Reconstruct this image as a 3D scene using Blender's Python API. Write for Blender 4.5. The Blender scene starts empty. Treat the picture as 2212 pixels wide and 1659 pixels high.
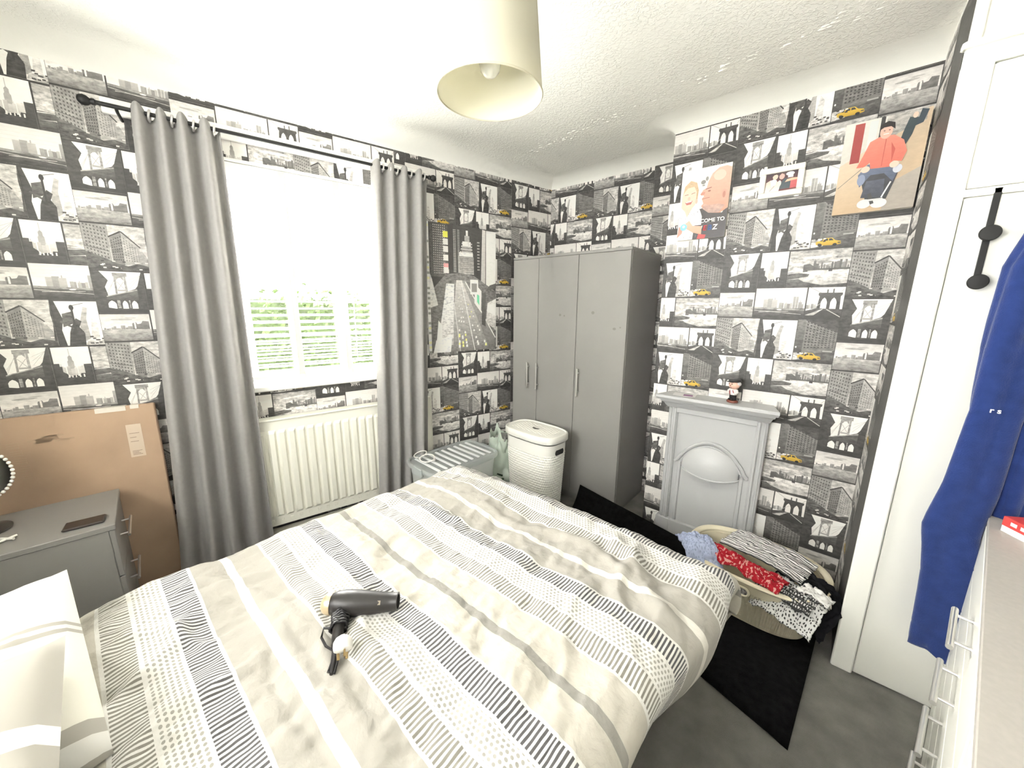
import bpy, math, random
from mathutils import Vector, Matrix, noise
random.seed(7)
sc = bpy.context.scene
COL = sc.collection

# ------------------------------------------------------------------ camera
F_PX, YAW, PITCH, ROLL = 807.09, 0.7101, -0.2063, 0.0076
CAM = Vector((1.9689, -2.7798, 1.4414))
cyw, syw, cpt, spt = math.cos(YAW), math.sin(YAW), math.cos(PITCH), math.sin(PITCH)
fwd = Vector((-syw*cpt, cyw*cpt, spt)); rgt = Vector((cyw, syw, 0)); upv = rgt.cross(fwd)
r2 = rgt*math.cos(ROLL) + upv*math.sin(ROLL); u2 = upv*math.cos(ROLL) - rgt*math.sin(ROLL)
cd = bpy.data.cameras.new('camera'); cam = bpy.data.objects.new('camera', cd); COL.objects.link(cam)
cam.matrix_world = Matrix(((r2.x, u2.x, -fwd.x, CAM.x), (r2.y, u2.y, -fwd.y, CAM.y), (r2.z, u2.z, -fwd.z, CAM.z), (0, 0, 0, 1)))
cd.sensor_fit = 'HORIZONTAL'; cd.sensor_width = 36; cd.lens = F_PX/2212*36; cd.clip_start = 0.02
sc.camera = cam
# ------------------------------------------------------------------ light and exposure
w = bpy.data.worlds.new('overcast_sky'); sc.world = w; w.use_nodes = True
bg = w.node_tree.nodes['Background']; bg.inputs[0].default_value = (1.0, 0.99, 0.965, 1); bg.inputs[1].default_value = 5.2
sc.view_settings.view_transform = 'Standard'; sc.view_settings.look = 'None'
sc.view_settings.exposure = 2.2; sc.view_settings.gamma = 1.0; sc.view_settings.use_curve_mapping = False
sc.cycles.max_bounces = 5; sc.cycles.diffuse_bounces = 4; sc.cycles.glossy_bounces = 3; sc.cycles.transparent_max_bounces = 8; sc.cycles.caustics_reflective = False; sc.cycles.caustics_refractive = False
sc.cycles.use_denoising = True; sc.cycles.use_adaptive_sampling = True; sc.cycles.adaptive_threshold = 0.12; sc.cycles.adaptive_min_samples = 16
K = 0.2139; NK = math.hypot(1, K)
NA = Vector((1, -K, 0))/NK; TA = Vector((-K, -1, 0))/NK        # window wall: inward normal, direction towards the camera
ANG_A = math.atan2(-TA.y, -TA.x)
def PA(s, o, z): return TA*s + NA*o + Vector((0, 0, z))
ld = bpy.data.lights.new('window_daylight', 'AREA'); ld.shape = 'RECTANGLE'; ld.size = 1.3; ld.size_y = 1.5; ld.energy = 175
ld.color = (1.0, 0.99, 0.965)
lo = bpy.data.objects.new('window_daylight', ld); COL.objects.link(lo)
lo.location = PA(1.84, -0.75, 1.85)
lo.rotation_euler = (NA*1.0 + Vector((0, 0, -0.18))).to_track_quat('-Z', 'Z').to_euler()

# ------------------------------------------------------------------ materials
MATS = {}
def mat(name, col, rough=0.6, metal=0.0, var=0.0, vscale=8.0, bump=0.0, bscale=60.0, trans=0.0, ior=1.45, coat=0.0, sss=0.0, sheen=0.0, spec=0.5, translucent=0.0, vstretch=None):
    if name in MATS: return MATS[name]
    m = bpy.data.materials.new(name); m.use_nodes = True; MATS[name] = m
    nt = m.node_tree; b = nt.nodes['Principled BSDF']
    b.inputs['Base Color'].default_value = (*col, 1); b.inputs['Roughness'].default_value = rough
    b.inputs['Metallic'].default_value = metal; b.inputs['Transmission Weight'].default_value = trans
    b.inputs['IOR'].default_value = ior; b.inputs['Coat Weight'].default_value = coat
    b.inputs['Specular IOR Level'].default_value = spec
    if sheen: b.inputs['Sheen Weight'].default_value = sheen
    tc = nt.nodes.new('ShaderNodeTexCoord')
    if var:
        nz = nt.nodes.new('ShaderNodeTexNoise'); nz.inputs['Scale'].default_value = vscale; nz.inputs['Detail'].default_value = 5
        src = tc.outputs['Object']
        if vstretch:
            mp = nt.nodes.new('ShaderNodeMapping'); mp.inputs['Scale'].default_value = vstretch; nt.links.new(src, mp.inputs[0]); src = mp.outputs[0]
        nt.links.new(src, nz.inputs['Vector'])
        rp = nt.nodes.new('ShaderNodeValToRGB'); rp.color_ramp.elements[0].position = 0.3; rp.color_ramp.elements[1].position = 0.7
        rp.color_ramp.elements[0].color = (*[max(0, c*(1-var)) for c in col], 1); rp.color_ramp.elements[1].color = (*[min(1, c*(1+var)) for c in col], 1)
        nt.links.new(nz.outputs['Fac'], rp.inputs[0]); nt.links.new(rp.outputs[0], b.inputs['Base Color'])
    if bump:
        nb = nt.nodes.new('ShaderNodeTexNoise'); nb.inputs['Scale'].default_value = bscale; nb.inputs['Detail'].default_value = 4
        nt.links.new(tc.outputs['Object'], nb.inputs['Vector'])
        bp = nt.nodes.new('ShaderNodeBump'); bp.inputs['Strength'].default_value = bump; bp.inputs['Distance'].default_value = 0.01
        nt.links.new(nb.outputs['Fac'], bp.inputs['Height']); nt.links.new(bp.outputs[0], b.inputs['Normal'])
    if translucent:
        tr = nt.nodes.new('ShaderNodeBsdfTranslucent'); tr.inputs[0].default_value = (*col, 1)
        mx = nt.nodes.new('ShaderNodeMixShader'); mx.inputs[0].default_value = translucent
        out = nt.nodes['Material Output']
        nt.links.new(b.outputs[0], mx.inputs[1]); nt.links.new(tr.outputs[0], mx.inputs[2]); nt.links.new(mx.outputs[0], out.inputs[0])
    return m

WHITE = mat('white_gloss_paint', (0.86, 0.857, 0.80), 0.35)
WHITE2 = mat('white_satin_door', (0.80, 0.795, 0.74), 0.45, var=0.02, vscale=3)
PLASTIC_W = mat('white_plastic', (0.86, 0.855, 0.79), 0.4)
CHROME = mat('brushed_steel', (0.72, 0.71, 0.69), 0.28, metal=0.9)
BLACK = mat('black_plastic', (0.018, 0.017, 0.018), 0.35)
BLACKM = mat('black_matt_metal', (0.012, 0.012, 0.012), 0.5)
GREYWOOD = mat('grey_laminate', (0.27, 0.262, 0.247), 0.38, var=0.03, vscale=4)
GREYDARK = mat('grey_laminate_side', (0.27, 0.258, 0.24), 0.38, var=0.03, vscale=4)

# print material: colours come from the artwork stored on the mesh, grain from noise
def print_mat(name, rough=0.55, coat=0.0, grain=1.0):
    m = bpy.data.materials.new(name); m.use_nodes = True; nt = m.node_tree; b = nt.nodes['Principled BSDF']
    b.inputs['Roughness'].default_value = rough; b.inputs['Coat Weight'].default_value = coat
    at = nt.nodes.new('ShaderNodeAttribute'); at.attribute_name = 'ink'
    tc = nt.nodes.new('ShaderNodeTexCoord'); mp = nt.nodes.new('ShaderNodeMapping'); mp.inputs['Scale'].default_value = (34, 34, 70)
    nz = nt.nodes.new('ShaderNodeTexNoise'); nz.inputs['Scale'].default_value = 1.0; nz.inputs['Detail'].default_value = 6; nz.inputs['Roughness'].default_value = 0.65
    nt.links.new(tc.outputs['Object'], mp.inputs[0]); nt.links.new(mp.outputs[0], nz.inputs['Vector'])
    s1 = nt.nodes.new('ShaderNodeMath'); s1.operation = 'SUBTRACT'; s1.inputs[1].default_value = 0.5; nt.links.new(nz.outputs['Fac'], s1.inputs[0])
    s2 = nt.nodes.new('ShaderNodeMath'); s2.operation = 'MULTIPLY'; nt.links.new(s1.outputs[0], s2.inputs[0]); nt.links.new(at.outputs['Alpha'], s2.inputs[1])
    s3 = nt.nodes.new('ShaderNodeMath'); s3.operation = 'MULTIPLY_ADD'; s3.inputs[1].default_value = 5.0*grain; s3.inputs[2].default_value = 1.0; nt.links.new(s2.outputs[0], s3.inputs[0])
    s4 = nt.nodes.new('ShaderNodeMath'); s4.operation = 'MAXIMUM'; s4.inputs[1].default_value = 0.08; nt.links.new(s3.outputs[0], s4.inputs[0])
    vm = nt.nodes.new('ShaderNodeVectorMath'); vm.operation = 'SCALE'; nt.links.new(at.outputs['Color'], vm.inputs[0]); nt.links.new(s4.outputs[0], vm.inputs['Scale'])
    mn = nt.nodes.new('ShaderNodeVectorMath'); mn.operation = 'MINIMUM'; mn.inputs[1].default_value = (0.84, 0.83, 0.79); nt.links.new(vm.outputs[0], mn.inputs[0])
    nt.links.new(mn.outputs[0], b.inputs['Base Color'])
    return m
PAPER = print_mat('city_photo_wallpaper', 0.5)
PHOTO = print_mat('photo_print', 0.35, 0.1, 0.6)

# ------------------------------------------------------------------ mesh helpers
class MB:
    def __init__(s): s.v = []; s.f = []; s.uv = None
    def add(s, vs, fs):
        n = len(s.v); s.v += [tuple(v) for v in vs]; s.f += [tuple(i+n for i in f) for f in fs]; return s
    def box(s, x0, x1, y0, y1, z0, z1, bev=0.0):
        if bev <= 0:
            return s.add([(x0,y0,z0),(x1,y0,z0),(x1,y1,z0),(x0,y1,z0),(x0,y0,z1),(x1,y0,z1),(x1,y1,z1),(x0,y1,z1)],
                         [(0,3,2,1),(4,5,6,7),(0,1,5,4),(1,2,6,5),(2,3,7,6),(3,0,4,7)])
        b = min(bev, (x1-x0)*.45, (y1-y0)*.45, (z1-z0)*.45)
        def ring(i, z): return [(x0+i,y0+bev0(i),z),(x1-i,y0+bev0(i),z),(x1-i,y1-bev0(i),z),(x0+i,y1-bev0(i),z)]
        def oct_(ins, z):
            a, c = ins, ins+b
            return [(x0+c,y0+a,z),(x1-c,y0+a,z),(x1-a,y0+c,z),(x1-a,y1-c,z),(x1-c,y1-a,z),(x0+c,y1-a,z),(x0+a,y1-c,z),(x0+a,y0+c,z)]
        R = oct_(b, z0) + oct_(0, z0+b) + oct_(0, z1-b) + oct_(b, z1)
        fs = [tuple(reversed(range(8))), tuple(range(24, 32))]
        for k in range(3):
            for i in range(8): fs.append((k*8+i, k*8+(i+1) % 8, k*8+8+(i+1) % 8, k*8+8+i))
        return s.add(R, fs)
    def prism(s, pts, y0, y1, axis='y'):
        n = len(pts)
        if axis == 'y': V = [(p[0], y0, p[1]) for p in pts] + [(p[0], y1, p[1]) for p in pts]
        elif axis == 'z': V = [(p[0], p[1], y0) for p in pts] + [(p[0], p[1], y1) for p in pts]
        else: V = [(y0, p[0], p[1]) for p in pts] + [(y1, p[0], p[1]) for p in pts]
        return s.add(V, [tuple(range(n)), tuple(reversed(range(n, 2*n)))] + [(i, i+n, (i+1) % n+n, (i+1) % n) for i in range(n)])
    def tube(s, path, rad, n=10, closed=False, cap=True):
        P = [Vector(p) for p in path]; m = len(P); base = len(s.v)
        rs = rad if isinstance(rad, (list, tuple)) else [rad]*m
        prev = None
        for i, p in enumerate(P):
            if closed: t = P[(i+1) % m] - P[i-1]
            else: t = P[min(i+1, m-1)] - P[max(i-1, 0)]
            t.normalize()
            if prev is None:
                a = Vector((0, 0, 1)) if abs(t.z) < .9 else Vector((1, 0, 0)); nrm = t.cross(a).normalized()
            else:
                nrm = (prev - t*prev.dot(t)); nrm = nrm.normalized() if nrm.length > 1e-6 else t.orthogonal().normalized()
            prev = nrm; bn = t.cross(nrm)
            for k in range(n):
                a = 2*math.pi*k/n; s.v.append(tuple(p + (nrm*math.cos(a) + bn*math.sin(a))*rs[i]))
        rng = m if closed else m-1
        for i in range(rng):
            for k in range(n):
                a = base+i*n; c = base+((i+1) % m)*n
                s.f.append((a+k, a+(k+1) % n, c+(k+1) % n, c+k))
        if cap and not closed:
            s.f.append(tuple(base+k for k in reversed(range(n)))); s.f.append(tuple(base+(m-1)*n+k for k in range(n)))
        return s
    def lathe(s, prof, n=32, cx=0, cy=0, sx=1, sy=1, cap=True):
        base = len(s.v); m = len(prof)
        for r, z in prof:
            for k in range(n):
                a = 2*math.pi*k/n; s.v.append((cx+r*math.cos(a)*sx, cy+r*math.sin(a)*sy, z))
        for i in range(m-1):
            for k in range(n): s.f.append((base+i*n+k, base+i*n+(k+1) % n, base+(i+1)*n+(k+1) % n, base+(i+1)*n+k))
        if cap:
            s.f.append(tuple(base+k for k in reversed(range(n)))); s.f.append(tuple(base+(m-1)*n+k for k in range(n)))
        return s
    def grid(s, fn, nu, nv, closed_u=False, uv=None):
        base = len(s.v); cu = nu if closed_u else nu+1
        for j in range(nv+1):
            for i in range(cu): s.v.append(tuple(fn(i/nu, j/nv)))
        if uv is not None:
            if s.uv is None: s.uv = {}
            for j in range(nv+1):
                for i in range(cu): s.uv[base+j*cu+i] = uv(i/nu, j/nv)
        for j in range(nv):
            for i in range(nu):
                a = base+j*cu+i; b = base+j*cu+(i+1) % cu
                s.f.append((a, b, b+cu, a+cu))
        return s
    def sphere(s, c, r, n=16, m=10, sx=1, sy=1, sz=1):
        prof = [(max(1e-4, math.sin(math.pi*i/m)), -math.cos(math.pi*i/m)) for i in range(m+1)]
        base = len(s.v); s.lathe(prof, n)
        for i in range(base, len(s.v)):
            x, y, z = s.v[i]; s.v[i] = (c[0]+x*r*sx, c[1]+y*r*sy, c[2]+z*r*sz)
        return s
    def xf(s, M):
        s.v = [tuple(M @ Vector(v)) for v in s.v]; return s
    def build(s, name, m, parent=None, smooth=False, loc=None, rz=0.0, solid=0.0, angle=40):
        me = bpy.data.meshes.new(name); me.from_pydata(s.v, [], s.f); me.update()
        if s.uv:
            ul = me.uv_layers.new(name='UVMap')
            for l in me.loops: ul.data[l.index].uv = s.uv.get(l.vertex_index, (0, 0))
        me.materials.append(m)
        if smooth:
            me.polygons.foreach_set('use_smooth', [True]*len(me.polygons))
            try: me.set_sharp_from_angle(angle=math.radians(angle))
            except Exception: pass
        o = bpy.data.objects.new(name, me); COL.objects.link(o)
        if loc is not None: o.location = loc
        o.rotation_euler.z = rz
        if parent is not None: o.parent = parent
        if solid:
            md = o.modifiers.new('thickness', 'SOLIDIFY'); md.thickness = solid; md.offset = 0
        return o
def thing(name, label, cat, loc=(0, 0, 0), rz=0.0, group=None):
    o = bpy.data.objects.new(name, None); COL.objects.link(o); o.location = loc; o.rotation_euler.z = rz
    o['label'] = label; o['category'] = cat
    if group: o['group'] = group
    return o
def tag(o, label, cat, group=None):
    o['label'] = label; o['category'] = cat
    if group: o['group'] = group
    return o
def struct(o, label=None, cat=None):
    o['kind'] = 'structure'
    if label: o['label'] = label
    if cat: o['category'] = cat
    return o
def copy_part(o, parent=None):
    c = o.copy(); COL.objects.link(c)
    if parent is not None: c.parent = parent
    return c
def fbm(x, y, z=0.0, o=4): return noise.fractal(Vector((x, y, z)), 1.0, 2.0, o, noise_basis='PERLIN_ORIGINAL')

# ------------------------------------------------------------------ flat artwork (wallpaper, photos, poster)
class Art:
    """coloured polygons in a plane: (h, z) metres, painted back to front in thin layers"""
    def __init__(s): s.v = []; s.f = []; s.c = []
    def clip(s, pts, R):
        x0, x1, y0, y1 = R
        def cut(P, ax, lim, keep_ge):
            out = []; n = len(P)
            for i in range(n):
                a = P[i-1]; b = P[i]
                ia = (a[ax] >= lim) if keep_ge else (a[ax] <= lim); ib = (b[ax] >= lim) if keep_ge else (b[ax] <= lim)
                if ia != ib:
                    t = (lim-a[ax])/(b[ax]-a[ax]); q = [a[0]+(b[0]-a[0])*t, a[1]+(b[1]-a[1])*t]; q[ax] = lim; out.append(tuple(q))
                if ib: out.append(b)
            return out
        for ax, lim, ge in ((0, x0, True), (0, x1, False), (1, y0, True), (1, y1, False)):
            pts = cut(pts, ax, lim, ge)
            if len(pts) < 3: return []
        return pts
    def poly(s, pts, R, col, top=None, n=0.0, layer=0):
        lo = min(p[1] for p in pts); hi = max(p[1] for p in pts)
        if max(p[0] for p in pts) <= R[0] or min(p[0] for p in pts) >= R[1] or hi <= R[2] or lo >= R[3]: return
        q = s.clip(pts, R)
        if len(q) < 3: return
        c0 = col if isinstance(col, tuple) else (col, col*.958, col*.905)
        c1 = c0 if top is None else (top if isinstance(top, tuple) else (top, top*.965, top*.915))
        b = len(s.v)
        for h, z in q:
            t = (z-lo)/(hi-lo+1e-9); s.v.append((h, -(layer+1)*1.2e-4, z)); s.c += [c0[i]*(1-t)+c1[i]*t for i in range(3)] + [n]
        s.f.append(tuple(range(b, b+len(q))))
    def build(s, name, m, parent=None, loc=(0, 0, 0), rz=0.0, gain=1.0):
        if gain != 1.0: s.c = [min(.84, x*gain) if i % 4 < 3 else x for i, x in enumerate(s.c)]
        me = bpy.data.meshes.new(name); me.from_pydata(s.v, [], s.f)
        a = me.attributes.new('ink', 'FLOAT_COLOR', 'POINT'); a.data.foreach_set('color', s.c); me.update()
        me.materials.append(m)
        o = bpy.data.objects.new(name, me); COL.objects.link(o); o.location = loc; o.rotation_euler.z = rz
        if parent is not None: o.parent = parent
        return o
class Tile:
    """unit-square pen on an Art sheet"""
    def __init__(s, art, x0, z0, w_, h_, R):
        s.a = art; s.x0 = x0; s.z0 = z0; s.w = w_; s.h = h_; s.L = 0
        s.R = (max(R[0], x0), min(R[1], x0+w_), max(R[2], z0), min(R[3], z0+h_))
        s.on = s.R[0] < s.R[1] and s.R[2] < s.R[3]
    def p(s, pts, col, top=None, n=0.0, up=1):
        s.L += up+.03
        if s.on: s.a.poly([(s.x0+x*s.w, s.z0+y*s.h) for x, y in pts], s.R, col, top, n, s.L)
    def r(s, x0, y0, x1, y1, col, top=None, n=0.0, up=1): s.p([(x0,y0),(x1,y0),(x1,y1),(x0,y1)], col, top, n, up)
    def e(s, cx, cy, rx, ry, col, top=None, n=0.0, up=1, k=18): s.p([(cx+rx*math.cos(2*math.pi*i/k), cy+ry*math.sin(2*math.pi*i/k)) for i in range(k)], col, top, n, up)
    def line(s, x0, y0, x1, y1, t, col, n=0.0, up=0):
        dx, dy = (x1-x0)*s.w, (y1-y0)*s.h; l = math.hypot(dx, dy)+1e-9; nx, ny = -dy/l*t/2, dx/l*t/2
        s.p([(x0+nx/s.w, y0+ny/s.h),(x1+nx/s.w, y1+ny/s.h),(x1-nx/s.w, y1-ny/s.h),(x0-nx/s.w, y0-ny/s.h)], col, None, n, up)
    def arch(s, cx, y0, w_, h_, col, up=0):
        s.p([(cx-w_/2, y0),(cx+w_/2, y0),(cx+w_/2, y0+h_*.6),(cx+w_*.3, y0+h_*.85),(cx, y0+h_),(cx-w_*.3, y0+h_*.85),(cx-w_/2, y0+h_*.6)], col, None, 0, up)
def skyline(T, rg, x0, x1, base, h0, h1, c0, c1, n, tall=None):
    T.L += 1
    for i in range(n):
        a = x0+(x1-x0)*i/n; wd = (x1-x0)/n*rg.uniform(.7, 1.3); h = rg.uniform(h0, h1)*(1 if tall is None else tall(i/n))
        c = rg.uniform(c0, c1); T.r(a, base-.02, min(a+wd, 1), base+h, c, c*1.25, .15, up=0)
        if rg.random() < .3: T.r(a+wd*.4, base+h, a+wd*.55, base+h*1.25, c, None, 0, up=0)
    T.L += 1
def t_sky(T):
    rg = random.Random(3); T.r(0, 0, 1, 1, .42, .62, .1); T.r(0, .4, 1, 1, .86, .60, .2)
    T.e(.42, .80, .22, .035, .42, n=.3); T.e(.60, .86, .12, .025, .5, n=.3, up=0)
    skyline(T, rg, .04, .66, .43, .06, .2, .2, .34, 13, lambda t: .5+.6*t)
    T.L += 1
    T.p([(.62,.43),(.62,.66),(.70,.70),(.72,.62),(.80,.64),(.84,.74),(.97,.72),(.97,.43)], .16, .24, .4); T.r(.655, .45, .69, .68, .8, up=1)
    T.r(0, 0, 1, .43, .22, .46, .55)
def t_bri(T):
    rg = random.Random(5); T.r(0, 0, 1, 1, .86, .72, .06)
    for i in range(4): T.line(0, .62+.1*i, 1, .64+.1*i, .0008, .6)
    skyline(T, rg, .18, .44, .3, .2, .36, .3, .42, 3); skyline(T, rg, .5, .98, .3, .14, .42, .22, .4, 9)
    T.r(0, 0, 1, .32, .05, .13, .5); T.p([(0,.3),(1,.24),(1,.30),(0,.36)], .26, .34, .6)
    T.line(0, .25, .95, .12, .0025, .5, .5, 1); T.line(.1, .19, .7, .22, .002, .62, .5); T.e(.52, .27, .05, .02, .85, up=1)
def t_bro(T):
    rg = random.Random(9); T.r(0, 0, 1, 1, .88, .8, .05)
    T.line(.05, 1.0, .42, .8, .002, .35); T.line(.98, .95, .9, .85, .002, .4)
    skyline(T, rg, .0, .4, .34, .05, .2, .25, .45, 6)
    T.p([(.30,.32),(.34,.72),(.30,.76),(.30,.83),(.95,.83),(.95,.76),(.91,.72),(.93,.32)], .06, .09, .4)
    T.r(.52, .83, .56, .93, .12); T.r(.68, .83, .72, .95, .12, up=0)
    T.arch(.48, .32, .17, .36, .82, 1); T.arch(.74, .32, .17, .36, .82)
    T.line(.2, .33, .52, .6, .002, .5, up=1)
    T.p([(0,0),(0,.26),(.3,.34),(1,.32),(1,0)], .05, .10, .5)
    T.p([(.0,.12),(.42,.30),(.5,.33),(.45,.2),(.2,.1)], .46, .6, .5); T.line(.58, .31, .98, .08, .003, .62, up=1); T.p([(.5,.33),(.98,.06),(.98,0),(.0,0),(.0,.1),(.25,.12)], .05, .07, .3, up=0)
def bwin(T, quad, nx, ny, col, fx=.5, fy=.5):
    (ax, ay), (bx, by), (cx_, cy_), (dx, dy) = quad   # bl br tr tl
    def P(u, v): return ((1-v)*((1-u)*ax+u*bx)+v*((1-u)*dx+u*cx_), (1-v)*((1-u)*ay+u*by)+v*((1-u)*dy+u*cy_))
    T.L += 1
    for j in range(ny):
        for i in range(nx):
            u0 = (i+.5-fx/2)/nx; u1 = (i+.5+fx/2)/nx; v0 = (j+.5-fy/2)/ny; v1 = (j+.5+fy/2)/ny
            T.p([P(u0,v0),P(u1,v0),P(u1,v1),P(u0,v1)], col, None, .2, up=0)
def t_flat(T):
    T.r(0, 0, 1, 1, .7, .55, .55)
    T.p([(0,0),(.38,0),(.40,1),(0,1)], .38, .30, .4); bwin(T, [(.02,.36),(.36,.22),(.38,.95),(.02,1.02)], 7, 9, .11, .45, .45)
    T.line(0, .52, .37, .42, .003, .12, up=1)
    T.p([(.40,.12),(.58,.12),(.60,.86),(.40,.72)], .20, .26, .4); T.p([(.58,.12),(.86,.14),(.86,.52),(.60,.86)], .42, .46, .4, up=0)
    bwin(T, [(.41,.22),(.58,.2),(.60,.80),(.41,.68)], 5, 9, .08, .45, .5); bwin(T, [(.60,.2),(.85,.2),(.85,.48),(.61,.78)], 6, 9, .2, .4, .5)
    T.line(.39, .735, .60, .875, .006, .06, up=1); T.line(.60, .875, .88, .53, .005, .1)
    T.p([(.84,.1),(1,.12),(.97,.3),(.9,.46),(.85,.44)], .34, .42, .5)
    T.p([(.96,.1),(1,.1),(1,1),(.98,.7),(.99,.5)], .08, .08, .5)
    T.p([(0,0),(1,0),(1,.1),(.8,.16),(.62,.10),(.45,.16),(.25,.28),(.1,.36),(0,.40)], .08, .16, .8)
    T.L += 1
    rg = random.Random(4)
    for i in range(16): x = rg.uniform(0, .95); y = rg.uniform(.02, .2); T.r(x, y, x+.05, y+.025, rg.choice([.6, .75, .05]), up=0)
def t_street(T):
    T.r(0, 0, 1, 1, .84, .9, .1)
    T.p([(0,0),(.14,0),(.10,.35),(.16,.6),(.06,1),(0,1)], .05, .07, .5)
    T.p([(.45,.1),(.62,.1),(.60,.6),(.66,.85),(.58,.88),(.52,.7),(.46,.5)], .36, .5, .4); T.p([(.62,.1),(.8,.1),(.8,.5),(.7,.62)], .6, .75, .4)
    T.p([(.14,.42),(.34,.50),(.38,.78),(.16,.72)], .10, .14, .7); T.line(.1, .55, .5, .30, .008, .12, .4, 1)
    T.p([(.18,0),(.5,0),(.52,.28),(.44,.42),(.5,.55),(.40,.62),(.30,.45),(.24,.3)], .05, .08, .7)
    T.r(.34, .3, .38, .92, .05); T.e(.36, .86, .045, .06, .05); T.line(.36, .9, .6, .96, .002, .1)
    T.p([(.5,0),(1,0),(1,.05),(.7,.2),(.55,.12)], .55, .6, .8)
    T.L += 1; rg = random.Random(8)
    for i in range(14): x = rg.uniform(.5, .95); y = rg.uniform(.02, .18); T.r(x, y, x+.06, y+.03, rg.choice([.08, .1, .85]), up=0)
def t_taxi(T):
    T.r(0, 0, 1, 1, .10, .12, .5)
    T.p([(0,.1),(.18,.12),(.2,1),(0,1)], .06, .2, .5)
    T.p([(.2,.14),(1,.3),(1,.72),(.2,1)], .17, .24, .5); bwin(T, [(.22,.3),(.98,.36),(.98,.74),(.22,1.0)], 9, 10, .07, .5, .5)
    T.p([(1,.72),(1,1),(.2,1),(.2,.98)], .09, .07, .6)
    T.r(0, 0, 1, .2, .06, .14, .6); T.p([(0,.02),(.3,.05),(.25,.22),(0,.2)], .6, .5, .9)
    T.e(.04, .34, .02, .02, .85); T.r(.72, .26, .95, .29, .4, up=0)
    Y1 = (.74, .50, .07); Y2 = (.50, .31, .04)
    def q(pts): return [(.05+x*.78, .015+y*.80) for x, y in pts]
    T.p(q([(.04,.10),(.10,.17),(.24,.19),(.34,.25),(.56,.25),(.66,.18),(.82,.15),(.84,.08),(.70,.05),(.18,.06)]), Y2, Y1)
    T.p(q([(.30,.185),(.37,.235),(.44,.235),(.44,.18)]), .04); T.p(q([(.47,.235),(.55,.235),(.61,.18),(.47,.18)]), .05, up=0)
    T.e(.22, .07, .05, .03, .02); T.e(.565, .065, .05, .03, .02, up=0); T.p(q([(.74,.10),(.82,.10),(.82,.125),(.74,.125)]), .05)
    T.L += 1; rg = random.Random(2)
    for i in range(9): x = rg.uniform(-.02, .3); y = rg.uniform(.06, .2); T.r(x, y, x+.06, y+.025, rg.choice([.8, .05, .7]), up=0)
def t_manh(T):
    T.r(0, 0, 1, 1, .80, .88, .1)
    for i in range(3): T.line(.25, .42+.05*i, .46, .9-.03*i, .0012, .5); T.line(.95, .92, .7, .8-.1*i, .0012, .5)
    T.p([(.40,.42),(.44,.42),(.46,.96),(.42,.96)], .28, .34, .6); T.p([(.60,.44),(.65,.45),(.65,.94),(.61,.94)], .38, .42, .6, up=0)
    T.r(.40, .88, .68, .97, .30, .34, .6); T.p([(.45,.78),(.5,.84),(.55,.85),(.6,.78),(.6,.88),(.45,.88)], .34, .36, .5); T.r(.45, .52, .61, .56, .4, up=0)
    T.line(.46, .56, .60, .76, .002, .45, up=1); T.line(.60, .56, .46, .76, .002, .45)
    T.p([(0,0),(.22,0),(.25,.45),(.22,.62),(.30,.78),(.16,1),(0,1)], .06, .09, .5)
    T.p([(1,0),(1,1),(.97,1),(.86,.66),(.80,.58),(.82,.30),(.80,0)], .06, .08, .5)
    T.p([(.2,.24),(.84,.30),(.84,.60),(.6,.50),(.35,.43),(.22,.38)], .07, .16, .5); T.line(.22, .39, .84, .56, .004, .42, .7, 1)
    T.r(.15, 0, .9, .30, .07, .07, .4); T.L += 1
    for cx_, ww in ((.30, .16), (.55, .11), (.74, .12)): T.arch(cx_, .09, ww, .2, .86)
    T.L += 1; T.r(.40, .1, .46, .3, .3, .3, .9, up=0); T.r(.63, .1, .66, .3, .25, .3, .9, up=0)
    T.p([(0,0),(1,0),(1,.08),(.5,.06),(.2,.12),(0,.06)], .05, .06, .3)
def t_emp(T):
    rg = random.Random(6); T.r(0, 0, 1, 1, .90, .84, .04)
    T.r(.435, .72, .455, .96, .5); T.p([(.36,.2),(.36,.62),(.39,.66),(.39,.74),(.43,.78),(.46,.78),(.50,.74),(.50,.66),(.53,.62),(.53,.2)], .48, .36, .2)
    skyline(T, rg, .12, .8, .28, .08, .26, .38, .6, 7)
    T.p([(0,0),(0,.58),(.14,.58),(.14,.50),(.2,.50),(.2,.36),(.3,.3),(.34,.22),(.5,.26),(.62,.2),(.66,.3),(.78,.3),(.78,.54),(1,.54),(1,0)], .05, .08, .4)
    T.L += 1
    for i in range(14): x = rg.uniform(.25, .75); T.r(x, .2, x+.04, .2+rg.uniform(.02, .08), rg.choice([.8, .06]), up=0)
    T.r(0, 0, 1, .2, .05, .07, .4)
def t_cloud(T):
    rg = random.Random(11); T.r(0, 0, 1, 1, .78, .42, .75)
    for i in range(7): T.e(rg.uniform(.1, .9), rg.uniform(.62, .95), rg.uniform(.12, .25), rg.uniform(.02, .05), rg.choice([.36, .45, .75]), None, .4, up=.2)
    skyline(T, rg, .38, 1.0, .50, .05, .22, .13, .24, 15)
    T.p([(.26,.36),(.26,.62),(.36,.64),(.44,.56),(.5,.52),(.5,.48),(.34,.46),(.34,.36)], .10, .14, .4)
    T.r(0, .40, .28, .42, .1, up=0); T.r(0, .46, .3, .465, .25, up=0)
    T.r(.3, .46, 1, .505, .16, .12, .5, up=0); T.p([(0,0),(1,0),(1,.46),(.5,.44),(0,.40)], .40, .78, .6)
    T.p([(0,.22),(.2,.26),(.36,.30),(.38,.36),(.2,.40),(0,.38)], .10, .14, .7); T.p([(0,0),(1,0),(1,.1),(.6,.06),(.3,.16),(.2,.24),(0,.22)], .07, .16, .7)
    T.r(.68, .42, .74, .50, .08)
ROLL_W, = (.525,)
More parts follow.
